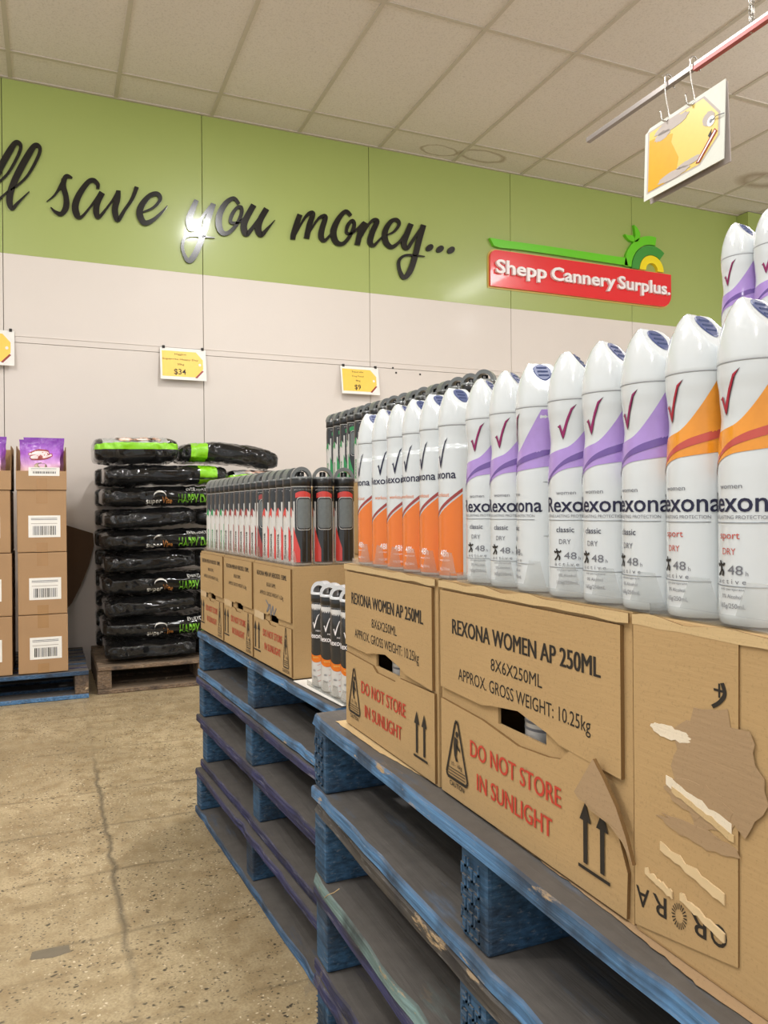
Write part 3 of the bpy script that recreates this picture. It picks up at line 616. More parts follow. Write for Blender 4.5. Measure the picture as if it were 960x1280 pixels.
BX = .465; BZ = .6325; BT = .908
near_lines = [('REXONA WOMEN AP 250ML', .765, .0190, .79, .022), ('8X6X250ML', .66, .0140, .28, .008), ('APPROX. GROSS WEIGHT: 10.25kg', .565, .0145, .71, .006)]
near_red = [('DO NOT STORE', .250, .0200, .50), ('IN SUNLIGHT', .118, .0200, .415)]
print_carton('printed kraft carton under the orange-based white cans', BX+.0045, .921, 1.268, BZ, BT, .32, near_lines, near_red, 'printed cartons on the near pallet', 'near', 1)
print_carton('printed kraft carton with torn front flap, under the lilac-banded cans', BX+.0045, .546, .911, BZ, BT, .32, near_lines, near_red, 'printed cartons on the near pallet', 'near', 2)
# plain end of a third carton with peeled labels
t = thing('carton', 'plain kraft carton with peeled labels and upside-down logo, at right edge', 'carton', (BX+.16, .38, BZ), 'printed cartons on the near pallet')
mb = MB(); mb.box((BX+.0016, .185, BZ), (BX+.32, .541, BT), 'kraft', .003); mb.build('body', t)
mp = cmap(BX); FWD = .112; Uc = lambda f: -.541+FWD*f; Zc = lambda f: BZ+(BT-BZ)*f
mb = MB(); mb.prism([(Uc(.01), Zc(.02)), (Uc(1), Zc(.095)), (Uc(1.02), Zc(.975)), (Uc(.01), Zc(.97))], mp, -.0014, 0, 'kraft', 'edge')
# the maker's mark, printed the wrong way up
mr = lambda u, z, q: mp(2*Uc(.48)-u, 2*Zc(.115)-z, q)
uc = Uc(.48); zc_ = Zc(.115)
mslope = lambda u, z, q: mp(u, z+(u-Uc(.0))*.10, q)
flip = lambda u, z, q: mslope(2*uc-u, 2*zc_-z, q)
for ch, f in (('O', -.36), ('R', -.18), ('R', .20), ('A', .38)): mb.text(ch, flip, uc+FWD*f, zc_-.0085, .0170, 'ink', wd=FWD*.145, bold=.008)
for k in range(20):
    a = 2*PI*k/20; r0, r1 = .0055, .0105; mb.prism([(uc+r*cos(a+s_)*.8, zc_+r*sin(a+s_)) for r, s_ in ((r0, -.06), (r1, -.06), (r1, .06), (r0, .06))], flip, .0006, .0006, 'ink')
mb.text('+', mp, Uc(.86), Zc(.80), .016, 'ink'); 
stroke(mb, [(0, 0, 1), (6, 5, 1), (10, 12, 1), (8, 20, 1)], 0, 0, 1, lambda x, y, q: mp(Uc(.80)+x*.0012, Zc(.78)+y*.0010, q), 'ink', .0004, .0006)
mb.build('outer_flap', t)
mb = MB()
for i, (cx, cz, rx, rz, mat_) in enumerate(((.82, .60, .40, .17, 'shade_paper'), (.40, .665, .20, .020, 'torn'), (.66, .50, .30, .05, 'shade_paper'), (.66, .40, .36, .025, 'shade_paper'))):
    mb.prism([(Uc(a), Zc(c)) for a, c in blob(cx, cz, rx, rz, i+3, 34, .5)], mp, .0004, .0006+.0001*i, mat_)
for i, (a, c, d, e, wd, mat_) in enumerate(((.36, .512, .96, .455, .022, 'torn'), (.42, .495, .98, .435, .014, 'kraft2'), (.30, .305, .90, .255, .022, 'tapeb'), (.14, .205, .42, .180, .016, 'tapeb'), (.50, .190, .90, .150, .018, 'tapeb'))):
    pts = ragged([(a, c+wd), (d, e+wd)], .012, i, 12)+ragged([(d, e-wd*.4), (a, c-wd*.2)], .012, i+20, 12)
    mb.prism([(Uc(p), Zc(q)) for p, q in pts], mp, .0004, .0010+.0003*i, mat_)
mb.build('label_remains', t)
mb = MB(); pts = ragged([(-.541, BZ+.003), (-.43, BZ+.006), (-.30, BZ+.004)], .003, 8, 12)+ragged([(-.30, BZ+.034), (-.43, BZ+.026), (-.541, BZ+.006)], .004, 9, 12)
mb.prism(pts, cmap(BX), -.012, -.004, 'shade_paper', 'kraft2'); mb.build('torn_bottom_flap', t)
for cname, ya, yb, sd in (('carton', .921, 1.268, 1), ('carton.001', .546, .911, 2), ('carton.002', .20, .541, 3)):
    mb = MB(); top_ = ragged([(-yb, BT-.0005), (-ya, BT-.0005)], .0035, sd, 40); bot_ = ragged([(-ya, BT-.009), (-yb, BT-.009)], .0025, sd+10, 40)
    mb.prism(top_+bot_, cmap(BX+.0012), -.0002, .0014, 'kraft2', 'edge'); mb.build('torn_rim', bpy.data.objects[cname])
# sheets of board lying under the near cartons
mb = MB()
pts = ragged([(BX-.012, 1.285), (BX-.010, 1.10), (BX+.004, .96)], .003, 1, 14)+[(BX+.3, .96), (BX+.3, 1.29)]
mb.prism(pts, lambda x, y, q: Vector((x, y, q)), BZ-.0004, BZ-.0002, 'kraft2', 'kraft'); tag(mb.build('board_sheet', org=(BX, 1.1, BZ)), 'ragged kraft board sheet under the left near carton', 'cardboard')
mb = MB()
pts = ragged([(BX+.006, .90), (BX+.003, .70), (BX-.002, .56), (BX-.010, .45), (BX-.006, .25)], .004, 3, 14)+[(BX+.3, .25), (BX+.3, .90)]
mb.prism(pts, lambda x, y, q: Vector((x, y, q)), BZ-.0006+.0002, BZ-.0002, 'shade_paper', 'edge'); tag(mb.build('board_sheet', org=(BX, .6, BZ)), 'ragged kraft board sheet under the two right near cartons', 'cardboard')
# small cartons on the far pallet
FB = .6075; FT = .868
far_lines = [('REXONA MEN AP AEROSOL 150ML', .87, .0120, .78, .02), ('8X6X150ML', .775, .0100, .24, .012), ('APPROX. GROSS WEIGHT: 6.2kg', .685, .0100, .62, .006)]
far_red = [('DO NOT STORE', .28, .0180, .50), ('IN SUNLIGHT', .15, .0180, .42)]
for (ya, yb, lab, X_) in ((2.345, 2.632, 'small printed carton at the far end of the back pallet', .460), (2.050, 2.338, 'small printed carton in the middle of the back pallet row', .461), (1.748, 2.043, 'small printed carton with pen scribble, nearest on the back pallet', .462)):
    t = print_carton(lab, X_, ya, yb, FB, FT, .33, far_lines, far_red, 'small printed cartons on the back pallet', 'far', 5)
    if 'scribble' in lab:
        mb = MB(); stroke(mb, [(0, 0, 1), (14, -12, 1), (4, -22, 1), (18, -6, 1), (22, -26, 1), (30, -8, 1), (34, -24, 1), (44, -10, 1)], 0, 0, 1, lambda x, y, q: cmap(X_-.0045)(-2.043+.295*.36+x*.0018, FB+.26*.64+y*.0013, q), 'greyink', .0004, .0008); mb.build('scribble', t)
        mb = MB(); q = [(X_+.115, .50), (X_+.165, .62), (X_+.215, .50), (X_+.165, .38)]
        for i in range(4):
            a, c = q[i], q[(i+1) % 4]; dx, dy = c[0]-a[0], (c[1]-a[1])*.26; n = math.hypot(dx, dy)
            mb.prism([(a[0]-dy/n*.003, FB+.26*a[1]+dx/n*.003), (c[0]-dy/n*.003, FB+.26*c[1]+dx/n*.003), (c[0]+dy/n*.003, FB+.26*c[1]-dx/n*.003), (a[0]+dy/n*.003, FB+.26*a[1]-dx/n*.003)], lambda u, z, k: Vector((u, 1.748-k, z)), .0006, .0006, 'ink')
        mb.build('diamond_mark', t)
    turn(t)
def simple_carton(label, a, c, m='kraft', group=None):
    mb = MB(); mb.box(a, c, m, .004); y = min(a[1], c[1])
    mb.box(((a[0]+c[0])/2-.025, y-.0006, c[2]-.07), ((a[0]+c[0])/2+.025, y+.002, c[2]+.0005), 'tape')
    return tag(mb.build('carton', org=((a[0]+c[0])/2, (a[1]+c[1])/2, a[2])), label, 'carton', group)
hid = 'cartons stacked behind the front rows'
for i, (ya, yb) in enumerate(((1.475, 1.86), (1.865, 2.245), (2.25, 2.63))):
    turn(simple_carton('lower carton behind the small printed ones, %s from the near side' % ORD[i], (.80, ya, FB-.0015), (1.13, yb, FT), group=hid))
    turn(simple_carton('upper carton behind the black can row, %s from the near side' % ORD[i], (.80, ya, FT+.0006), (1.13, yb, 1.080), group=hid))
simple_carton('lower carton behind the two right near cartons', (.85, .46, BZ-.0005), (1.17, .88, BT), group=hid)
simple_carton('upper carton under the two white cans at top right', (.85, .46, BT+.0006), (1.17, .88, 1.150), group=hid)
mb = MB(); mb.prism([(.465, 1.475), (.78, 1.475), (.78, 1.74), (.458, 1.74)], lambda x, y, q: Vector((x, y, q)), FB-.0024, FB-.0008, 'paper')
turn(tag(mb.build('slip_sheet', org=(.6, 1.52, FB)), 'white card slip sheet under the four black and orange cans', 'cardboard'))

# ------------------------------------------------------------------ spray cans
def can_wrap(rf, eps=.0004):
    def f(u, z, t=0): a = u/.027; r = rf(z)+eps+t; return (r*sin(a), -r*cos(a), z)
    return f
def lerp_profile(pr):
    def rf(z):
        for (r0, z0), (r1, z1) in zip(pr, pr[1:]):
            if z0 <= z <= z1: k = (z-z0)/(z1-z0 or 1); k = k*k*(3-2*k); return r0+(r1-r0)*k
        return pr[-1][0]
    return rf
def strip(mb, wr, a0, a1, lo, hi, m, n=26, nv=4, e=0):
    mb.grid(lambda u, v: wr((a0+(a1-a0)*u)*.027, lo(a0+(a1-a0)*u)+(hi(a0+(a1-a0)*u)-lo(a0+(a1-a0)*u))*v, e), n, nv, m)
def mtick(mb, wr, u, z, h, w_, m, edge=None):
    A = [(-.50, .38), (-.34, .44), (-.22, .22), (.02, .60), (.26, .90), (.50, 1.0), (.30, .82), (.08, .48), (-.10, .14), (-.20, .0), (-.28, .10), (-.40, .34)]
    if edge: mb.prism([(u+p*w_*1.12+.0002, z+(q-.5)*h*1.06+h*.5) for p, q in A], lambda x, y, t: wr(x, y, t), .0003, .0003, edge)
    mb.prism([(u+p*w_, z+q*h) for p, q in A], lambda x, y, t: wr(x, y, t), .0005, .0005, m)
W3 = lambda wr: (lambda u, z, t: wr(u, z, t-.0002))
PR_W = [(.0255, 0), (.0268, .002), (.0272, .006), (.0272, .118), (.0262, .138), (.0245, .157), (.0258, .176), (.0273, .190), (.0274, .1995)]
PR_O = [(.0255, 0), (.0268, .002), (.0272, .006), (.0272, .150), (.0268, .172), (.0262, .185), (.0266, .1995)]
def can_cap(root, tall=.052, r0=.0275, slope=1.0, blunt=1.0):
    mb = MB(); prof = [(r0-.0004, .1995), (r0, .2008)]
    for k in range(1, 27):
        q = k/26; prof.append((max(r0*(1-.46*q**2.0*blunt-.10*q**8), .0015), .2008+tall*q))
    for k in range(1, 5): prof.append((prof[26+1][0]*(1-k/4.2), .2008+tall+.0006*k))
    zt_ = .2008+tall; rt = r0*.44; ax = .030     # slanted oval cut facing +x
    def cl(p):
        zc = zt_-.0004-slope*max(0, p[0]+.0015)
        if p[2] > zc: p[2] = zc
        return p
    mb.lathe(prof, 'capw', 40, (0, 0, 0), cl); cap = mb.build('cap', root)
    mb = MB(); n = 22; ctr = (.0082, 0)
    zc = lambda x: zt_-.0004-slope*max(0, x+.0015)
    for ri, (sc_, off) in enumerate(((1.0, .0005), (.93, -.0008))): pass
    ring = lambda s_, off: [(ctr[0]+.0086*s_*cos(2*PI*k/n), .0100*s_*sin(2*PI*k/n)*(1.0-.22*cos(2*PI*k/n)), zc(ctr[0]+.0086*s_*cos(2*PI*k/n))+off) for k in range(n)]
    a = ring(1.0, .0004); c = ring(.9, .0012); mb.add(a+c, [(i, (i+1) % n, n+(i+1) % n, n+i) for i in range(n)]+[tuple(range(n, 2*n))], 'btn')
    for q in (-.45, 0, .45):
        x = ctr[0]+.0086*q; mb.box((x-.0007, -.0058, zc(x)), (x+.0007, .0058, zc(x)+.0024), 'btn', .0004)
    mb.build('nozzle', cap)
def women_can(kind):
    root = thing('spray_can', 'x', 'spray can'); rf = lerp_profile(PR_W); wr = can_wrap(rf); w3 = W3(wr)
    mb = MB(); zs = sorted(set([z for _, z in PR_W]+[.12+.004*k for k in range(20)]))
    mb.lathe([(rf(z), z) for z in zs], 'white', 44); mb.lathe([(.0270, .1985), (.0277, .1990), (.0277, .1999), (.0270, .2004)], 'seam', 44, cap=False)
    a, d, tk = ('purple', 'purple2', 'tick') if kind == 'classic' else ('amber', 'rust', 'tickr')
    hi = lambda x: .1515+.006*x+max(0, x+.1)**1.7*.021 if x > -.2 else .1515+.006*x
    lo = lambda x: .1300+.0040*x-.0075*(x-.1)**2 if x < .1 else .1304+.003*(x-.1)
    strip(mb, wr, -1.25, 1.9, lo, lambda x: min(hi(x), .1960), a)
    strip(mb, wr, -1.25, 1.9, lambda x: lo(x)-.0022+.0140*((x+1.25)/2.6)**.8 if x > -1.25 else lo(x), lambda x: lo(x)+.0005+.0150*((x+1.25)/2.6)**.8+.0034*max(0, min(1, (x+.6)))**1, d, e=.0003)
    mtick(mb, wr, -.002 if kind == 'classic' else -.004, .1600, .0330, .0190, tk, 'tickdark')
    mb.text('women', w3, -.003, .1035, .0040, 'greyink', wd=.021, t=.0003); mb.text('Rexona', w3, .003, .0862, .0150, 'navy', wd=.064, bold=.012, t=.0003)
    mb.text('LONG LASTING PROTECTION', w3, 0, .0805, .0028, 'greyink', wd=.054, t=.0003)
    for z in (.0775, .0295): mb.prism([(-.027+.0054*k, z) for k in range(11)]+[(.027-.0054*k, z+.0004) for k in range(11)], w3, .0004, .0004, 'greyink')
    mb.text('classic' if kind == 'classic' else 'sport', w3, -.004, .0655, .0055, 'navy' if kind == 'classic' else 'rust', wd=.019, t=.0003, bold=.004)
    mb.text('DRY', w3, -.004, .0535, .0050, 'greyink' if kind == 'classic' else 'rust', wd=.0125, t=.0003)
    # running figure
    for pts in ([(0, 22, 2), (2, 16, 3), (3, 11, 3), (1, 6, 2), (-4, 1, 1)], [(3, 11, 3), (7, 7, 2), (6, 1, 1)], [(2, 18, 2), (-3, 15, 1.5), (-5, 18, 1)], [(2, 18, 2), (7, 16, 1.5), (10, 19, 1)]):
        stroke(mb, [(x, y, q*.9) for x, y, q in pts], 0, 0, 1, lambda x, y, t: w3(-.0135+x*.00055, .0365+y*.00055, t), 'ink', .0003, .0005)
    mb.text('48', w3, .0015, .0385, .0070, 'greyink', wd=.0125, t=.0003); mb.text('h', w3, .0105, .0380, .0035, 'greyink', t=.0003)
    mb.text('a c t i v e', w3, -.003, .0315, .0038, 'greyink', wd=.026, t=.0003)
    mb.text('anti-perspirant', w3, -.002, .0265, .0020, 'greyink', wd=.022, t=.0003); mb.text('0% Alcohol', w3, -.002, .0205, .0030, 'greyink', wd=.018, t=.0003); mb.text('165g/250mL', w3, -.002, .0130, .0036, 'greyink', wd=.023, t=.0003)
    for z in (.0600, .118): mb.prism([(.036+.004*k, z) for k in range(9)]+[(.068-.004*k, z+.0003) for k in range(9)], w3, .0004, .0004, 'seam')
    mb.build('body', root); can_cap(root, .050, .0276, 1.22); return root
def workout_can():
    root = thing('spray_can', 'x', 'spray can'); rf = lerp_profile(PR_O); wr = can_wrap(rf); w3 = W3(wr)
    mb = MB(); mb.lathe([(rf(z), z) for z in sorted(set([z for _, z in PR_O]+[.14+.004*k for k in range(15)]))], 'white', 44); mb.lathe([(.0264, .1985), (.0272, .1990), (.0272, .1999), (.0264, .2004)], 'seam', 44, cap=False)
    top = lambda x: .085+.0205*x
    strip(mb, wr, -1.4, 1.2, lambda x: .003, lambda x: min(top(x), .2), 'orange', nv=8)
    strip(mb, wr, -1.4, 1.2, lambda x: top(x)+.0028, lambda x: top(x)+.0078, 'maroon')
    mtick(mb, wr, .004, .143, .040, .017, 'navy'); mb.text('Rexona', w3, 0, .1300, .0110, 'navy', wd=.048, bold=.012, t=.0003)
    mb.text('workout', w3, .002, .1060, .0055, 'orange', wd=.025, t=.0003)
    mb.text('48h', w3, .006, .0275, .0090, 'signwhite', wd=.014, t=.0006, bold=.006); mb.text('antiperspirant', w3, .006, .0220, .0024, 'signwhite', wd=.018, t=.0006); mb.text('165g/250mL', w3, .006, .0100, .0034, 'signwhite', wd=.018, t=.0006)
    u0 = 1.62*.027
    mb.prism([(u0, .160), (u0+.008, .160), (u0+.008, .173), (u0, .173)], w3, .0004, .0004, 'maroon'); mb.prism([(u0+.0008, .161), (u0+.0072, .161), (u0+.0072, .172), (u0+.0008, .172)], w3, .0006, .0006, 'glue')
    rr = random.Random(5); z = .098
    while z < .157: h_ = rr.choice((.0006, .001, .0015)); mb.prism([(u0+.001, z), (u0+.0068, z), (u0+.0068, z+h_), (u0+.001, z+h_)], w3, .0004, .0004, 'ink'); z += h_+rr.choice((.0008, .0014))
    mb.build('body', root); can_cap(root, .050, .0270, 1.15, .92); return root
PR_M = [(.0230, 0), (.0248, .002), (.0252, .006), (.0252, .170), (.0246, .180), (.0236, .186)]
def men_can(acc, flavour='row'):
    root = thing('spray_can', 'x', 'spray can'); rf = lerp_profile(PR_M); wr = can_wrap(rf, .0003); w3 = W3(wr)
    mb = MB(); zs = [0, .002, .006, .05, .1, .15, .17, .175, .18, .186]
    H = .186
    if flavour == 'row':
        mb.lathe([(rf(z), z) for z in zs], 'silver', 32)
        strip(mb, wr, -3.14, 3.14, lambda x: .150, lambda x: .184, 'char', 40, 4)
        strip(mb, wr, -1.75, -.98, lambda x: .135-.030*abs(x+1.3), lambda x: .152, 'char', 12, 4); strip(mb, wr, -1.95, -1.25, lambda x: .118-.03*abs(x+1.5), lambda x: .136-.03*abs(x+1.3), acc, 12, 3, .0001)
        strip(mb, wr, -.85, 1.05, lambda x: .004, lambda x: .178, 'silver', 24, 4, .0001); strip(mb, wr, -.80, 1.0, lambda x: .004, lambda x: .182, 'char', 24, 6, .0003)
        strip(mb, wr, -.72, .86, lambda x: .160-.004*x*x, lambda x: .174-.010*x*x, acc, 20, 2, .0005)
        strip(mb, wr, -.98, -.28, lambda x: .006+.004*max(0, x), lambda x: .030+.060*max(0.02, 1-abs(x+.95)/.75), acc, 20, 4, .0004)
        def rr_strip(a0, a1, z0, z1, rd, m, e):
            def edge(x): d = min(x-a0, a1-x)*.027; return 0 if d >= rd else rd-math.sqrt(max(0, rd*rd-(rd-d)**2))
            strip(mb, wr, a0, a1, lambda x: z0+edge(x), lambda x: z1-edge(x), m, 30, 4, e)
        rr_strip(-.60, .86, .082, .160, .009, 'silver', .0006); rr_strip(-.565, .825, .0835, .1585, .0085, 'char', .0009); rr_strip(-.50, .76, .0865, .1555, .007, 'window', .0012)
        mv = lambda u, z, t: wr(-.0365-z+.121, .010+u+.03, t)
        mb.text('Rexona', lambda u, z, t: wr(-.0345-z, .012+u, t), 0, 0, .0085, 'ink' if acc != 'cgreen' else 'cgreen', wd=.058, bold=.015, align='l', t=.0003); mb.text('men', lambda u, z, t: wr(-.0240-z, .012+u, t), 0, 0, .0060, acc, wd=.026, align='l', t=.0003)
    else:
        mb.lathe([(rf(z), z) for z in zs], 'silver', 32)
        lo = lambda x: .092-.024*cos(x*1.0) if abs(x) < 1.6 else .093
        strip(mb, wr, -3.14, 3.14, lo, lambda x: .1855, 'char', 48, 6); strip(mb, wr, -3.14, 3.14, lambda x: lo(x)-.014, lambda x: lo(x)+.001, 'orange', 48, 2, .0002)
        mtick(mb, wr, .002, .128, .034, .020, 'signwhite'); mb.text('MEN', w3, .008, .1225, .0034, 'signwhite', wd=.012, t=.0004); mb.text('Rexona', w3, 0, .1080, .0110, 'signwhite', wd=.047, bold=.015, t=.0004)
        mb.text('sport', w3, .0, .0635, .0045, 'tagy2', wd=.016, t=.0006)
        for q in range(4):
            strip(mb, wr, .2, 1.5, lambda x: .012+.012*q+.020*(x-.2)**1.6, lambda x: .0128+.012*q+.020*(x-.2)**1.6, 'rust', 14, 1, .0003)
        for z, s_ in ((.034, '48h'), (.020, '150mL')): mb.text(s_, w3, -.004, z, .0045, 'greyink', t=.0003)
    mb.build('body', root)
    mb = MB(); mb.lathe([(.0245, .186), (.0258, .187), (.0258, .204), (.0235, .2065), (.0150, .208)], 'capk', 32); mb.lathe([(.0075, .206), (.0075, .219), (.0055, .2205)], 'capk', 16)
    cap = mb.build('cap', root)
    mb = MB(); g_ = 'capg' if flavour == 'row' else 'capl'; n = 14
    for sgn in (1,):
        sec = []
        for k in range(n+1):
            a = PI*k/n; ro = (.0245, .0262); ri = (.0175, .0175); 
            sec.append((ro[0]*cos(a), .206+ro[1]*sin(a), ri[0]*cos(a), .206+ri[1]*sin(a)))
        yh = .0115
        vs = []
        for (xo, zo, xi, zi) in sec: vs += [(xo, -yh, zo), (xo, yh, zo), (xi, yh, zi), (xi, -yh, zi)]
        fs = [(i*4+j, i*4+(j+1) % 4, (i+1)*4+(j+1) % 4, (i+1)*4+j) for i in range(n) for j in range(4)]
        mb.add(vs, fs, g_, False)
    mb.lathe([(.0262, .2035), (.0262, .2065), (.0240, .2085), (.0200, .2085)], g_, 32, cap=False)
    if flavour != 'row': mb.lathe([(.006, .222), (.0068, .2235), (.0068, .228), (.004, .229)], 'capk', 14)
    mb.build('cap_arch', cap); return root
def face(x, y, off=0): return math.atan2(-x, y) - math.radians(off)    # rotation that turns the label towards the aisle, off degrees to the left
protos = {}
def put(kind, x, y, z, off, label, group, jit=3):
    if kind not in protos:
        protos[kind] = {'classic': lambda: women_can('classic'), 'sport': lambda: women_can('sport'), 'workout': workout_can, 'red': lambda: men_can('red'), 'green': lambda: men_can('cgreen'), 'dark': lambda: men_can('maroon'), 'orange': lambda: men_can('orange', 'v')}[kind]()
        r = protos[kind]; r.location = (x, y, z); r.rotation_euler = (0, 0, face(x, y, off)); r['label'] = label; r['group'] = group; return r
    return dup(protos[kind], (x, y, z), face(x, y, off), label, group)
CX = .500; CZ = .9105
for i, (y, off) in enumerate(zip((1.214, 1.152, 1.092, 1.034, .976, .918), (66, 30, 32, 52, 60, 58))):
    put('workout', CX, y, CZ, off, 'white can with orange base, %s from the left of its row' % ORD[i], 'orange-based white cans on the left near carton')
for i, (y, off) in enumerate(zip((.842, .785, .728, .667, .610, .553), (26, 24, 72, 14, 32, 44))):
    put('classic', CX, y, CZ, off, 'white can with lilac band, %s from the left of the front row' % ORD[i], 'lilac-banded white cans on the near cartons')
for i, (y, off) in enumerate(((.497, 41), (.441, 36))):
    put('sport', CX, y, CZ, off, 'white can with amber band, %s of the two at the right' % ('left', 'right')[i], 'amber-banded white cans at the right edge')
for i, (y, off) in enumerate(((.820, 34), (.764, 14))):
    put('classic', .905, y, 1.152, off, 'white lilac-banded can on the high carton behind, %s of two' % ('left', 'right')[i], 'lilac-banded white cans on the high carton')
GM = 'grey-capped slim cans on the small cartons'
kinds = ['red']*5+['dark']*7+['green', 'dark', 'green', 'green']
for i in range(16):
    p = FW_(.497, 1.785+.0545*i)
    put(kinds[i], p.x, p.y, FT+.0035, (-10 if i == 0 else 2 if i == 5 else -28), 'grey-capped slim can with %s print, %s from the near end of the front row' % ({'red': 'red', 'dark': 'black', 'green': 'green'}[kinds[i]], ORD[i]), GM)
for i in (1, 2):
    p = FW_(.497+.0555*i, 1.785); put('red', p.x, p.y, FT+.0035, -6, 'grey-capped slim can with red print, %s behind the row corner beside the white cans' % ('first', 'second')[i-1], GM)
kb = ['red', 'red', 'red', 'dark', 'dark', 'red', 'dark', 'dark', 'dark', 'red', 'dark', 'dark', 'green', 'green', 'green', 'green', 'green']
for i in range(17):
    p = FW_(.842, 1.515+.0550*i)
    put(kb[i], p.x, p.y, 1.0835, R.choice((0, -30, -20, 20)) if i < 12 else (-4 if i == 13 else -26), 'grey-capped slim can on the high cartons at back, %s from the near end' % ORD[i], 'grey-capped slim cans on the high cartons')
for i, (y, off) in enumerate(((1.655, 40), (1.600, 28), (1.545, 30), (1.492, 28))):
    p = FW_(.497, y)
    put('orange', p.x, p.y, FB+.0025, off, 'black, orange and white can beside the small cartons, %s from the left' % ORD[i], 'black and orange cans on the white sheet')

# ------------------------------------------------------------------ clear plastic trays that hold the cans
def tray(label, X, ys, z, dep, r=.0285, h=.036, lip=.010):
    t = thing('plastic_tray', label, 'tray', (X, (ys[0]+ys[-1])/2, z), 'clear plastic can trays'); y0 = min(ys)-r; y1 = max(ys)+r
    mb = MB(); mb.box((X, y0, z), (X+dep, y1, z+.0012), 'clear'); mb.box((X, y0, z+.0012), (X+.0007, y1, z+lip), 'clear2'); mb.box((X, y0, z), (X+dep, y0+.0007, z+lip), 'clear2'); mb.build('base', t)
    S = sorted(ys); gaps = [(a+c)/2 for a, c in zip(S, S[1:])]
    for g_ in gaps+[y0+.004]:
        mb = MB(); q = lambda u, zz, k: Vector((X-k+.016*max(0, (zz-z-lip))/h*1.2*0, g_+u, zz))
        mb.prism([(-.021, z+lip), (.021, z+lip), (.010, z+h), (-.010, z+h)], q, 0, .0006, 'clear2'); mb.build('tab', t)
    return t
TX = CX-.0295
tray('clear plastic tray under the orange-based white cans', TX, [1.214, 1.152, 1.092, 1.034, .976, .918], BT+.0005, .06)
tray('clear plastic tray under the lilac-banded white cans', TX, [.842, .785, .728, .667, .610, .553], BT+.0005, .06)
tray('clear plastic tray under the amber-banded white cans', TX, [.497, .441, .385], BT+.0005, .06)
turn(tray('clear plastic tray under the red-printed slim cans, near end', .468, [1.785+.0545*i for i in range(5)], FT+.0008, .16, .0275))
turn(tray('clear plastic tray under the black-printed slim cans, middle', .468, [1.785+.0545*i for i in range(5, 11)], FT+.0008, .06, .0275))
turn(tray('clear plastic tray under the green-printed slim cans, far end', .468, [1.785+.0545*i for i in range(11, 16)], FT+.0008, .06, .0275))
turn(tray('clear plastic tray holding the four black and orange cans', .469, [1.655, 1.600, 1.545, 1.492], FB-.0004, .06, .027, .03, .012))

# ------------------------------------------------------------------ brown cartons by the wall
LY = 4.50
def brown_carton(label, x0, x1, z0, z1, dep=.42, group='brown cartons stacked by the wall', lab=True):
    t = thing('carton', label, 'carton', ((x0+x1)/2, LY+dep/2, z0), group); H = z1-z0; W = x1-x0; mp = lambda x, z, q: Vector((x, LY-q, z))
    mb = MB(); mb.box((x0, LY, z0+.001), (x1, LY+dep, z1-.001), 'kraftL', .005); mb.build('body', t)
    xm = (x0+x1)/2
    mb = MB(); mb.prism([(xm-.027, z1-.07), (xm+.027, z1-.07), (xm+.027, z1-.002), (xm-.027, z1-.002)], mp, 0, .0007, 'tape'); mb.build('tape', t)
    mb = MB(); mb.prism([(xm-.027, z0+.002), (xm+.027, z0+.002), (xm+.027, z0+.05), (xm-.027, z0+.05)], mp, 0, .0007, 'tape'); mb.build('tape', t)
    label_plate(t, mp, xm+.012, z0+.19*H/.33*1.0 if False else z0+.24*H, W)
    return t
def label_plate(t, mp, xm, z, W, h=.115, w_=.155, k=1):
    mb = MB(); mb.prism([(xm-w_/2, z), (xm+w_/2, z), (xm+w_/2, z+h), (xm-w_/2, z+h)], mp, 0, .0008, 'paper')
    rr = random.Random(int(abs(z*1000))); x = xm-w_*.36
    while x < xm+w_*.36:
        b_ = rr.choice((.002, .003, .005)); mb.prism([(x, z+.012), (x+b_, z+.012), (x+b_, z+h*.52), (x, z+h*.52)], mp, .0012, .0012, 'greyink' if rr.random() < .3 else 'ink'); x += b_+rr.choice((.002, .003, .004))
    for q, m_ in ((.86, 'greyink'), (.80, 'greyink'), (.62, 'glue')): mb.prism([(xm-w_*.42, z+h*q), (xm+w_*.40, z+h*q), (xm+w_*.40, z+h*(q+.025)), (xm-w_*.42, z+h*(q+.025))], mp, .0012, .0012, m_)
    mb.build('barcode_label', t)
cols = [(-.163, .076, 'right'), (-.468, -.192, 'left')]
lev = [(.152, .460), (.461, .789), (.790, 1.118)]
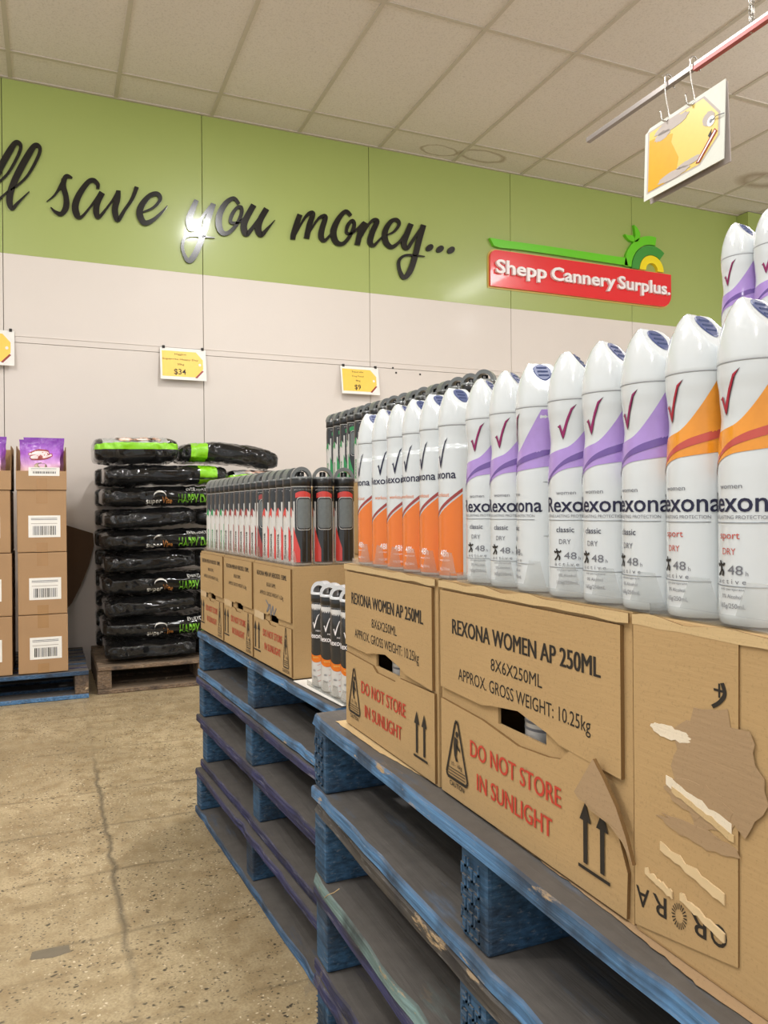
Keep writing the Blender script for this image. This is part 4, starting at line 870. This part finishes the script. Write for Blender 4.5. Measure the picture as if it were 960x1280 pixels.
for x0, x1, sd in cols:
    for i, (za, zb_) in enumerate(lev):
        brown_carton('brown barcode-labelled carton, %s of the %s column by the wall' % (('bottom', 'middle', 'top')[i], sd), x0+R.uniform(-.003, .003), x1+R.uniform(-.003, .003), za, zb_)
    # open display tray and its pouches
    z0 = 1.119; t = thing('display_tray', 'open brown tray of purple pouches atop the %s carton column' % sd, 'tray', ((x0+x1)/2, LY+.2, z0), 'open carton trays by the wall')
    dep = .38; th = .004; a, c = x0-.004, x1+.002
    mb = MB(); mb.box((a, LY-.004, z0), (c, LY+dep, z0+th), 'kraftL'); mb.box((a, LY-.006, z0), (c, LY-.002, z0+.100), 'kraftL', .0015)
    for s_, xx in ((0, a), (1, c-th)):
        prof = [(LY-.004, z0), (LY-.004, z0+.095), (LY+.03, z0+.13), (LY+.09, z0+.235), (LY+dep, z0+.235), (LY+dep, z0)]
        mb.prism(prof, lambda y, z, q: Vector((xx+q, y, z)), 0, th, 'kraftL', 'edge')
    mb.box((a, LY+dep-th, z0), (c, LY+dep, z0+.235), 'kraftL'); mb.build('box', t)
    xm = (x0+x1)/2
    mb = MB(); mpf = lambda x, z, q: Vector((x, LY-.006-q, z)); mb.prism([(xm-.025, z0+.002), (xm+.025, z0+.002), (xm+.025, z0+.062), (xm-.025, z0+.062)], mpf, 0, .0007, 'tape'); mb.build('tape', t)
    label_plate(t, mpf, xm+.012, z0+.074, 1, .045, .15) if sd == 'right' else None
    for q, (dy, dx, dz, nm) in enumerate(((.035, -.006, 0, 'front'), (.125, .012, .018, 'rear'))):
        W = min(.205, c-a-.03); Hh = .262; org = Vector((xm+dx, LY+dy+.02, z0+.006+dz*0))
        t2 = thing('treat_pouch', 'purple foil pouch, %s one in the %s tray by the wall' % (nm, sd), 'pouch', org, 'purple pouches in the open trays')
        if q: Hh += .02
        def pf(u, v, sgn=-1, W=W, Hh=Hh, org=org):
            z = Hh*v; s_ = 2*u-1; th_ = .030*(1-abs(s_)**2.6)*(max(0, 1-(v/.93)**2.2)**.6 if v < .93 else 0)+.001
            wx = W*(.5-.03*sin(v*PI)+.012*noise.noise((v*9, s_, 2)))
            return org+Vector((s_*wx, sgn*(th_+.006*noise.noise((s_*4, v*7, sgn)) *(1 if v < .93 else .2)), z))
        mb = MB(); mb.grid(lambda u, v: pf(u, v), 22, 26, 'pouch'); mb.grid(lambda u, v: pf(1-u, v, 1), 22, 26, 'pouch'); mb.build('bag', t2)
        if q == 0:
            mpp = lambda u, v, k: pf(u, v)+Vector((0, -k-.0015, 0))
            mb = MB()
            stroke(mb, [(20, 70, 3), (45, 74, 9), (70, 72, 8), (40, 67, 7), (28, 63, 6), (60, 65, 7), (80, 70, 4)], 0, 0, 100, mpp, 'maroon', 0, .001, 1.5)
            stroke(mb, [(22, 70, 2), (45, 73.5, 6), (70, 72, 5), (40, 67, 4), (28, 63.5, 4), (60, 65, 4), (78, 69.5, 2)], 0, 0, 100, mpp, 'pinkish', 0, .0016, 1.2); mb.build('script_print', t2)
            mb = MB()
            for bi, (bx, by, rx, ry) in enumerate(((.50, .47, .16, .06), (.44, .40, .12, .03), (.72, .40, .10, .025))): mb.prism(blob(bx, by, rx, ry, bi+2), mpp, .0004, .0012, 'treatpic')
            mb.build('picture_print', t2)
mb = MB(); q = [atY(x, y, 5.2) for x, y in ((60, 651), (84, 657), (117, 667), (118, 682), (112, 706), (101, 733), (90, 754), (80, 766), (60, 775))]
q = [(p.x, p.z) for p in q]; q = q[:-1]+[(q[-2][0], .155), (-.12, .155), (-.12, q[0][1])]
mb.prism(q, lambda x, z, k: Vector((x, 5.285-.10*(1-min(z, 1)/1.0)-k, z)), 0, .012, 'brown'); tag(mb.build('board_sheet', org=(.0, 5.25, .155)), 'dark brown board leaning on the wall behind the carton column', 'cardboard')

# ------------------------------------------------------------------ bags on the timber pallet
def bag(label, cx, cy, zc, L, Wd, H, tilt=0, yaw=0, seed=0, seam=False, text=False, band=None, pic=False, sag=0):
    t = thing('pet_food_bag', label, 'bag', (cx, cy, zc-H/2), 'black pet food bags on the timber pallet')
    ct, st = cos(tilt), sin(tilt); cyw, syw = cos(yaw), sin(yaw)
    sp = lambda v, e: math.copysign(abs(v)**e, v)
    def sf(u, th, k=0):       # u along the bag -1..1, th around, th = pi faces the aisle
        phi = u*PI/2; ce = max(cos(phi), 0)**.26; x = L/2*sp(sin(phi), .62)
        y = Wd/2*sp(cos(th), .55)*ce**.6; z = H/2*sp(sin(th), .62)*ce
        n1 = noise.noise((x*9+seed, th*1.3, seed)); n2 = noise.noise((x*26, th*2.2+seed, 3)); n3 = 1-abs(noise.noise((x*30+cos(th)*1.5+seed*2, cos(th)*2.2, sin(th)*2.2+x*6)))*2.4
        d = .007*n1+.004*n2+.012*(n3-.5)*ce+k
        y += d*cos(th); z += d*sin(th)*.8 - sag*(x/(L/2))**2
        X_ = x*ct-z*st; Z_ = x*st+z*ct
        return Vector((cx+X_*cyw-y*syw, cy+X_*syw+y*cyw, zc+Z_))
    def mf(a, c):
        u = -1+2*c; x = sp(sin(u*PI/2), .62); th = 2*PI*a
        if band and band[0] < x < band[1]: return 'baglime'
        if pic and .05 < math.sin(th) < .30 and cos(th) < 0: return 'baglime'
        if pic and .36 < sin(th) <= 1 and -.80 < x < .72 and cos(th) < .35: return 'baggrey'
        return 'film'
    mb = MB(); mb.grid(lambda a, c: sf(-1+2*c, 2*PI*a), 56, 64, 'film', True, True, mf); mb.build('sack', t)
    if seam:
        mb = MB(); mb.grid(lambda u, v: sf(-.93+1.86*u, PI+.28+.10*sin(u*7+seed), 0)+Vector((0, -.016*v, -.012*v)), 40, 2, 'film'); mb.build('seam_fin', t)
    inv = lambda x: math.asin(max(-1, min(1, math.copysign(abs(x)**(1/.62), x))))*2/PI
    if text:
        mp = lambda u, v, k: sf(inv((u)/(L/2)), PI-v/(H*.46), k+.005)
        x0 = -cx
        mb = MB(); a = .495-cx
        mb.text('super', mp, a, -.030, .030, 'bagtxtw', wd=.085, align='l', bold=.006, t=.001); mb.text('Vite', mp, a+.088, -.030, .030, 'bagtxto', wd=.055, align='l', bold=.006, t=.001)
        mb.build('brand_print', t); mb = MB(); mb.text('HAPPY DAY', mp, a+.178, -.026, .030, 'bagtxtg', wd=.20, align='l', bold=.012, t=.001); mb.text('EVERYDAY', mp, a+.225, .018, .018, 'bagtxtw', wd=.115, align='l', bold=.012, t=.001)
        pts = [(a+.075+.035*cos(PI*k/10), -.004+.022*sin(PI*k/10)) for k in range(11)]+[(a+.075+.035*cos(PI-PI*k/10), -.004+.014*sin(PI-PI*k/10)) for k in range(11)]
        mb.build('name_print', t); mb = MB(); mb.prism(pts, mp, .001, .001, 'bagtxtw'); mb.build('swoosh_print', t)
    if pic:
        mp = lambda u, v, k: sf(inv(u/(L/2)), v, k+.003); mb = MB()
        for bx, bv, rx, rv, sd in ((-.06, 2.50, .055, .26, 1), (.03, 2.45, .045, .24, 2), (.09, 2.52, .04, .2, 3), (-.015, 2.62, .03, .12, 4)): mb.prism(blob(bx, bv, rx, rv, sd), mp, .001, .001, 'dogpic')
        mb.build('picture_print', t)
    return t
BY = 4.86
def zb_at(px, py): return atY(px, py, 4.58).z
lay = [('end', 0), ('long', 0), ('end', .05), ('long', .012), ('end', .04), ('long', .008), ('end', .05), ('long', .01), ('endband', .01)]
for i, (kd, tl) in enumerate(lay):
    H = .112 if kd != 'end' else .104; z = .155+.062+.1245*i; pos = ORD[i]+' layer from the timber pallet'
    if kd == 'long':
        bag('black glossy bag with green wording, %s' % pos, .63, BY-.04, z, .74, .48, H, tl, 0, i*3+1, text=True)
    else:
        x1 = .955 if kd == 'endband' else .765
        bag('black glossy bag with %s, %s' % ('green band' if kd == 'endband' else 'long side seam', pos), (.262+x1)/2+.01, BY-.05, z, x1-.262, .48, H, tl, 0, i*3+1, seam=True, band=(.52, .80) if kd == 'endband' else None)
        if kd == 'end': bag('black bag half hidden at right, %s' % pos, .985, BY-.03, z, .40, .44, H, -.02, 0, i*3+40)
    bag('dark bag end at the back left, %s' % pos, .40, 5.185, z, .30, .18, H*.98, 0, 0, i*3+70)
bag('black bag with grey animal picture and lime band, top left', .452, BY-.05, 1.352, .46, .48, .150, .02, .0, 55, pic=True)
bag('long black bag with lime band, topmost right of the stack', .992, BY-.03, 1.352, .60, .40, .12, -.06, 0, 58, band=(-.78, -.46), sag=.03)
bag('bag showing a picture below the topmost right bag', 1.17, BY+.0, 1.190, .38, .44, .12, 0, 0, 66, pic=True)
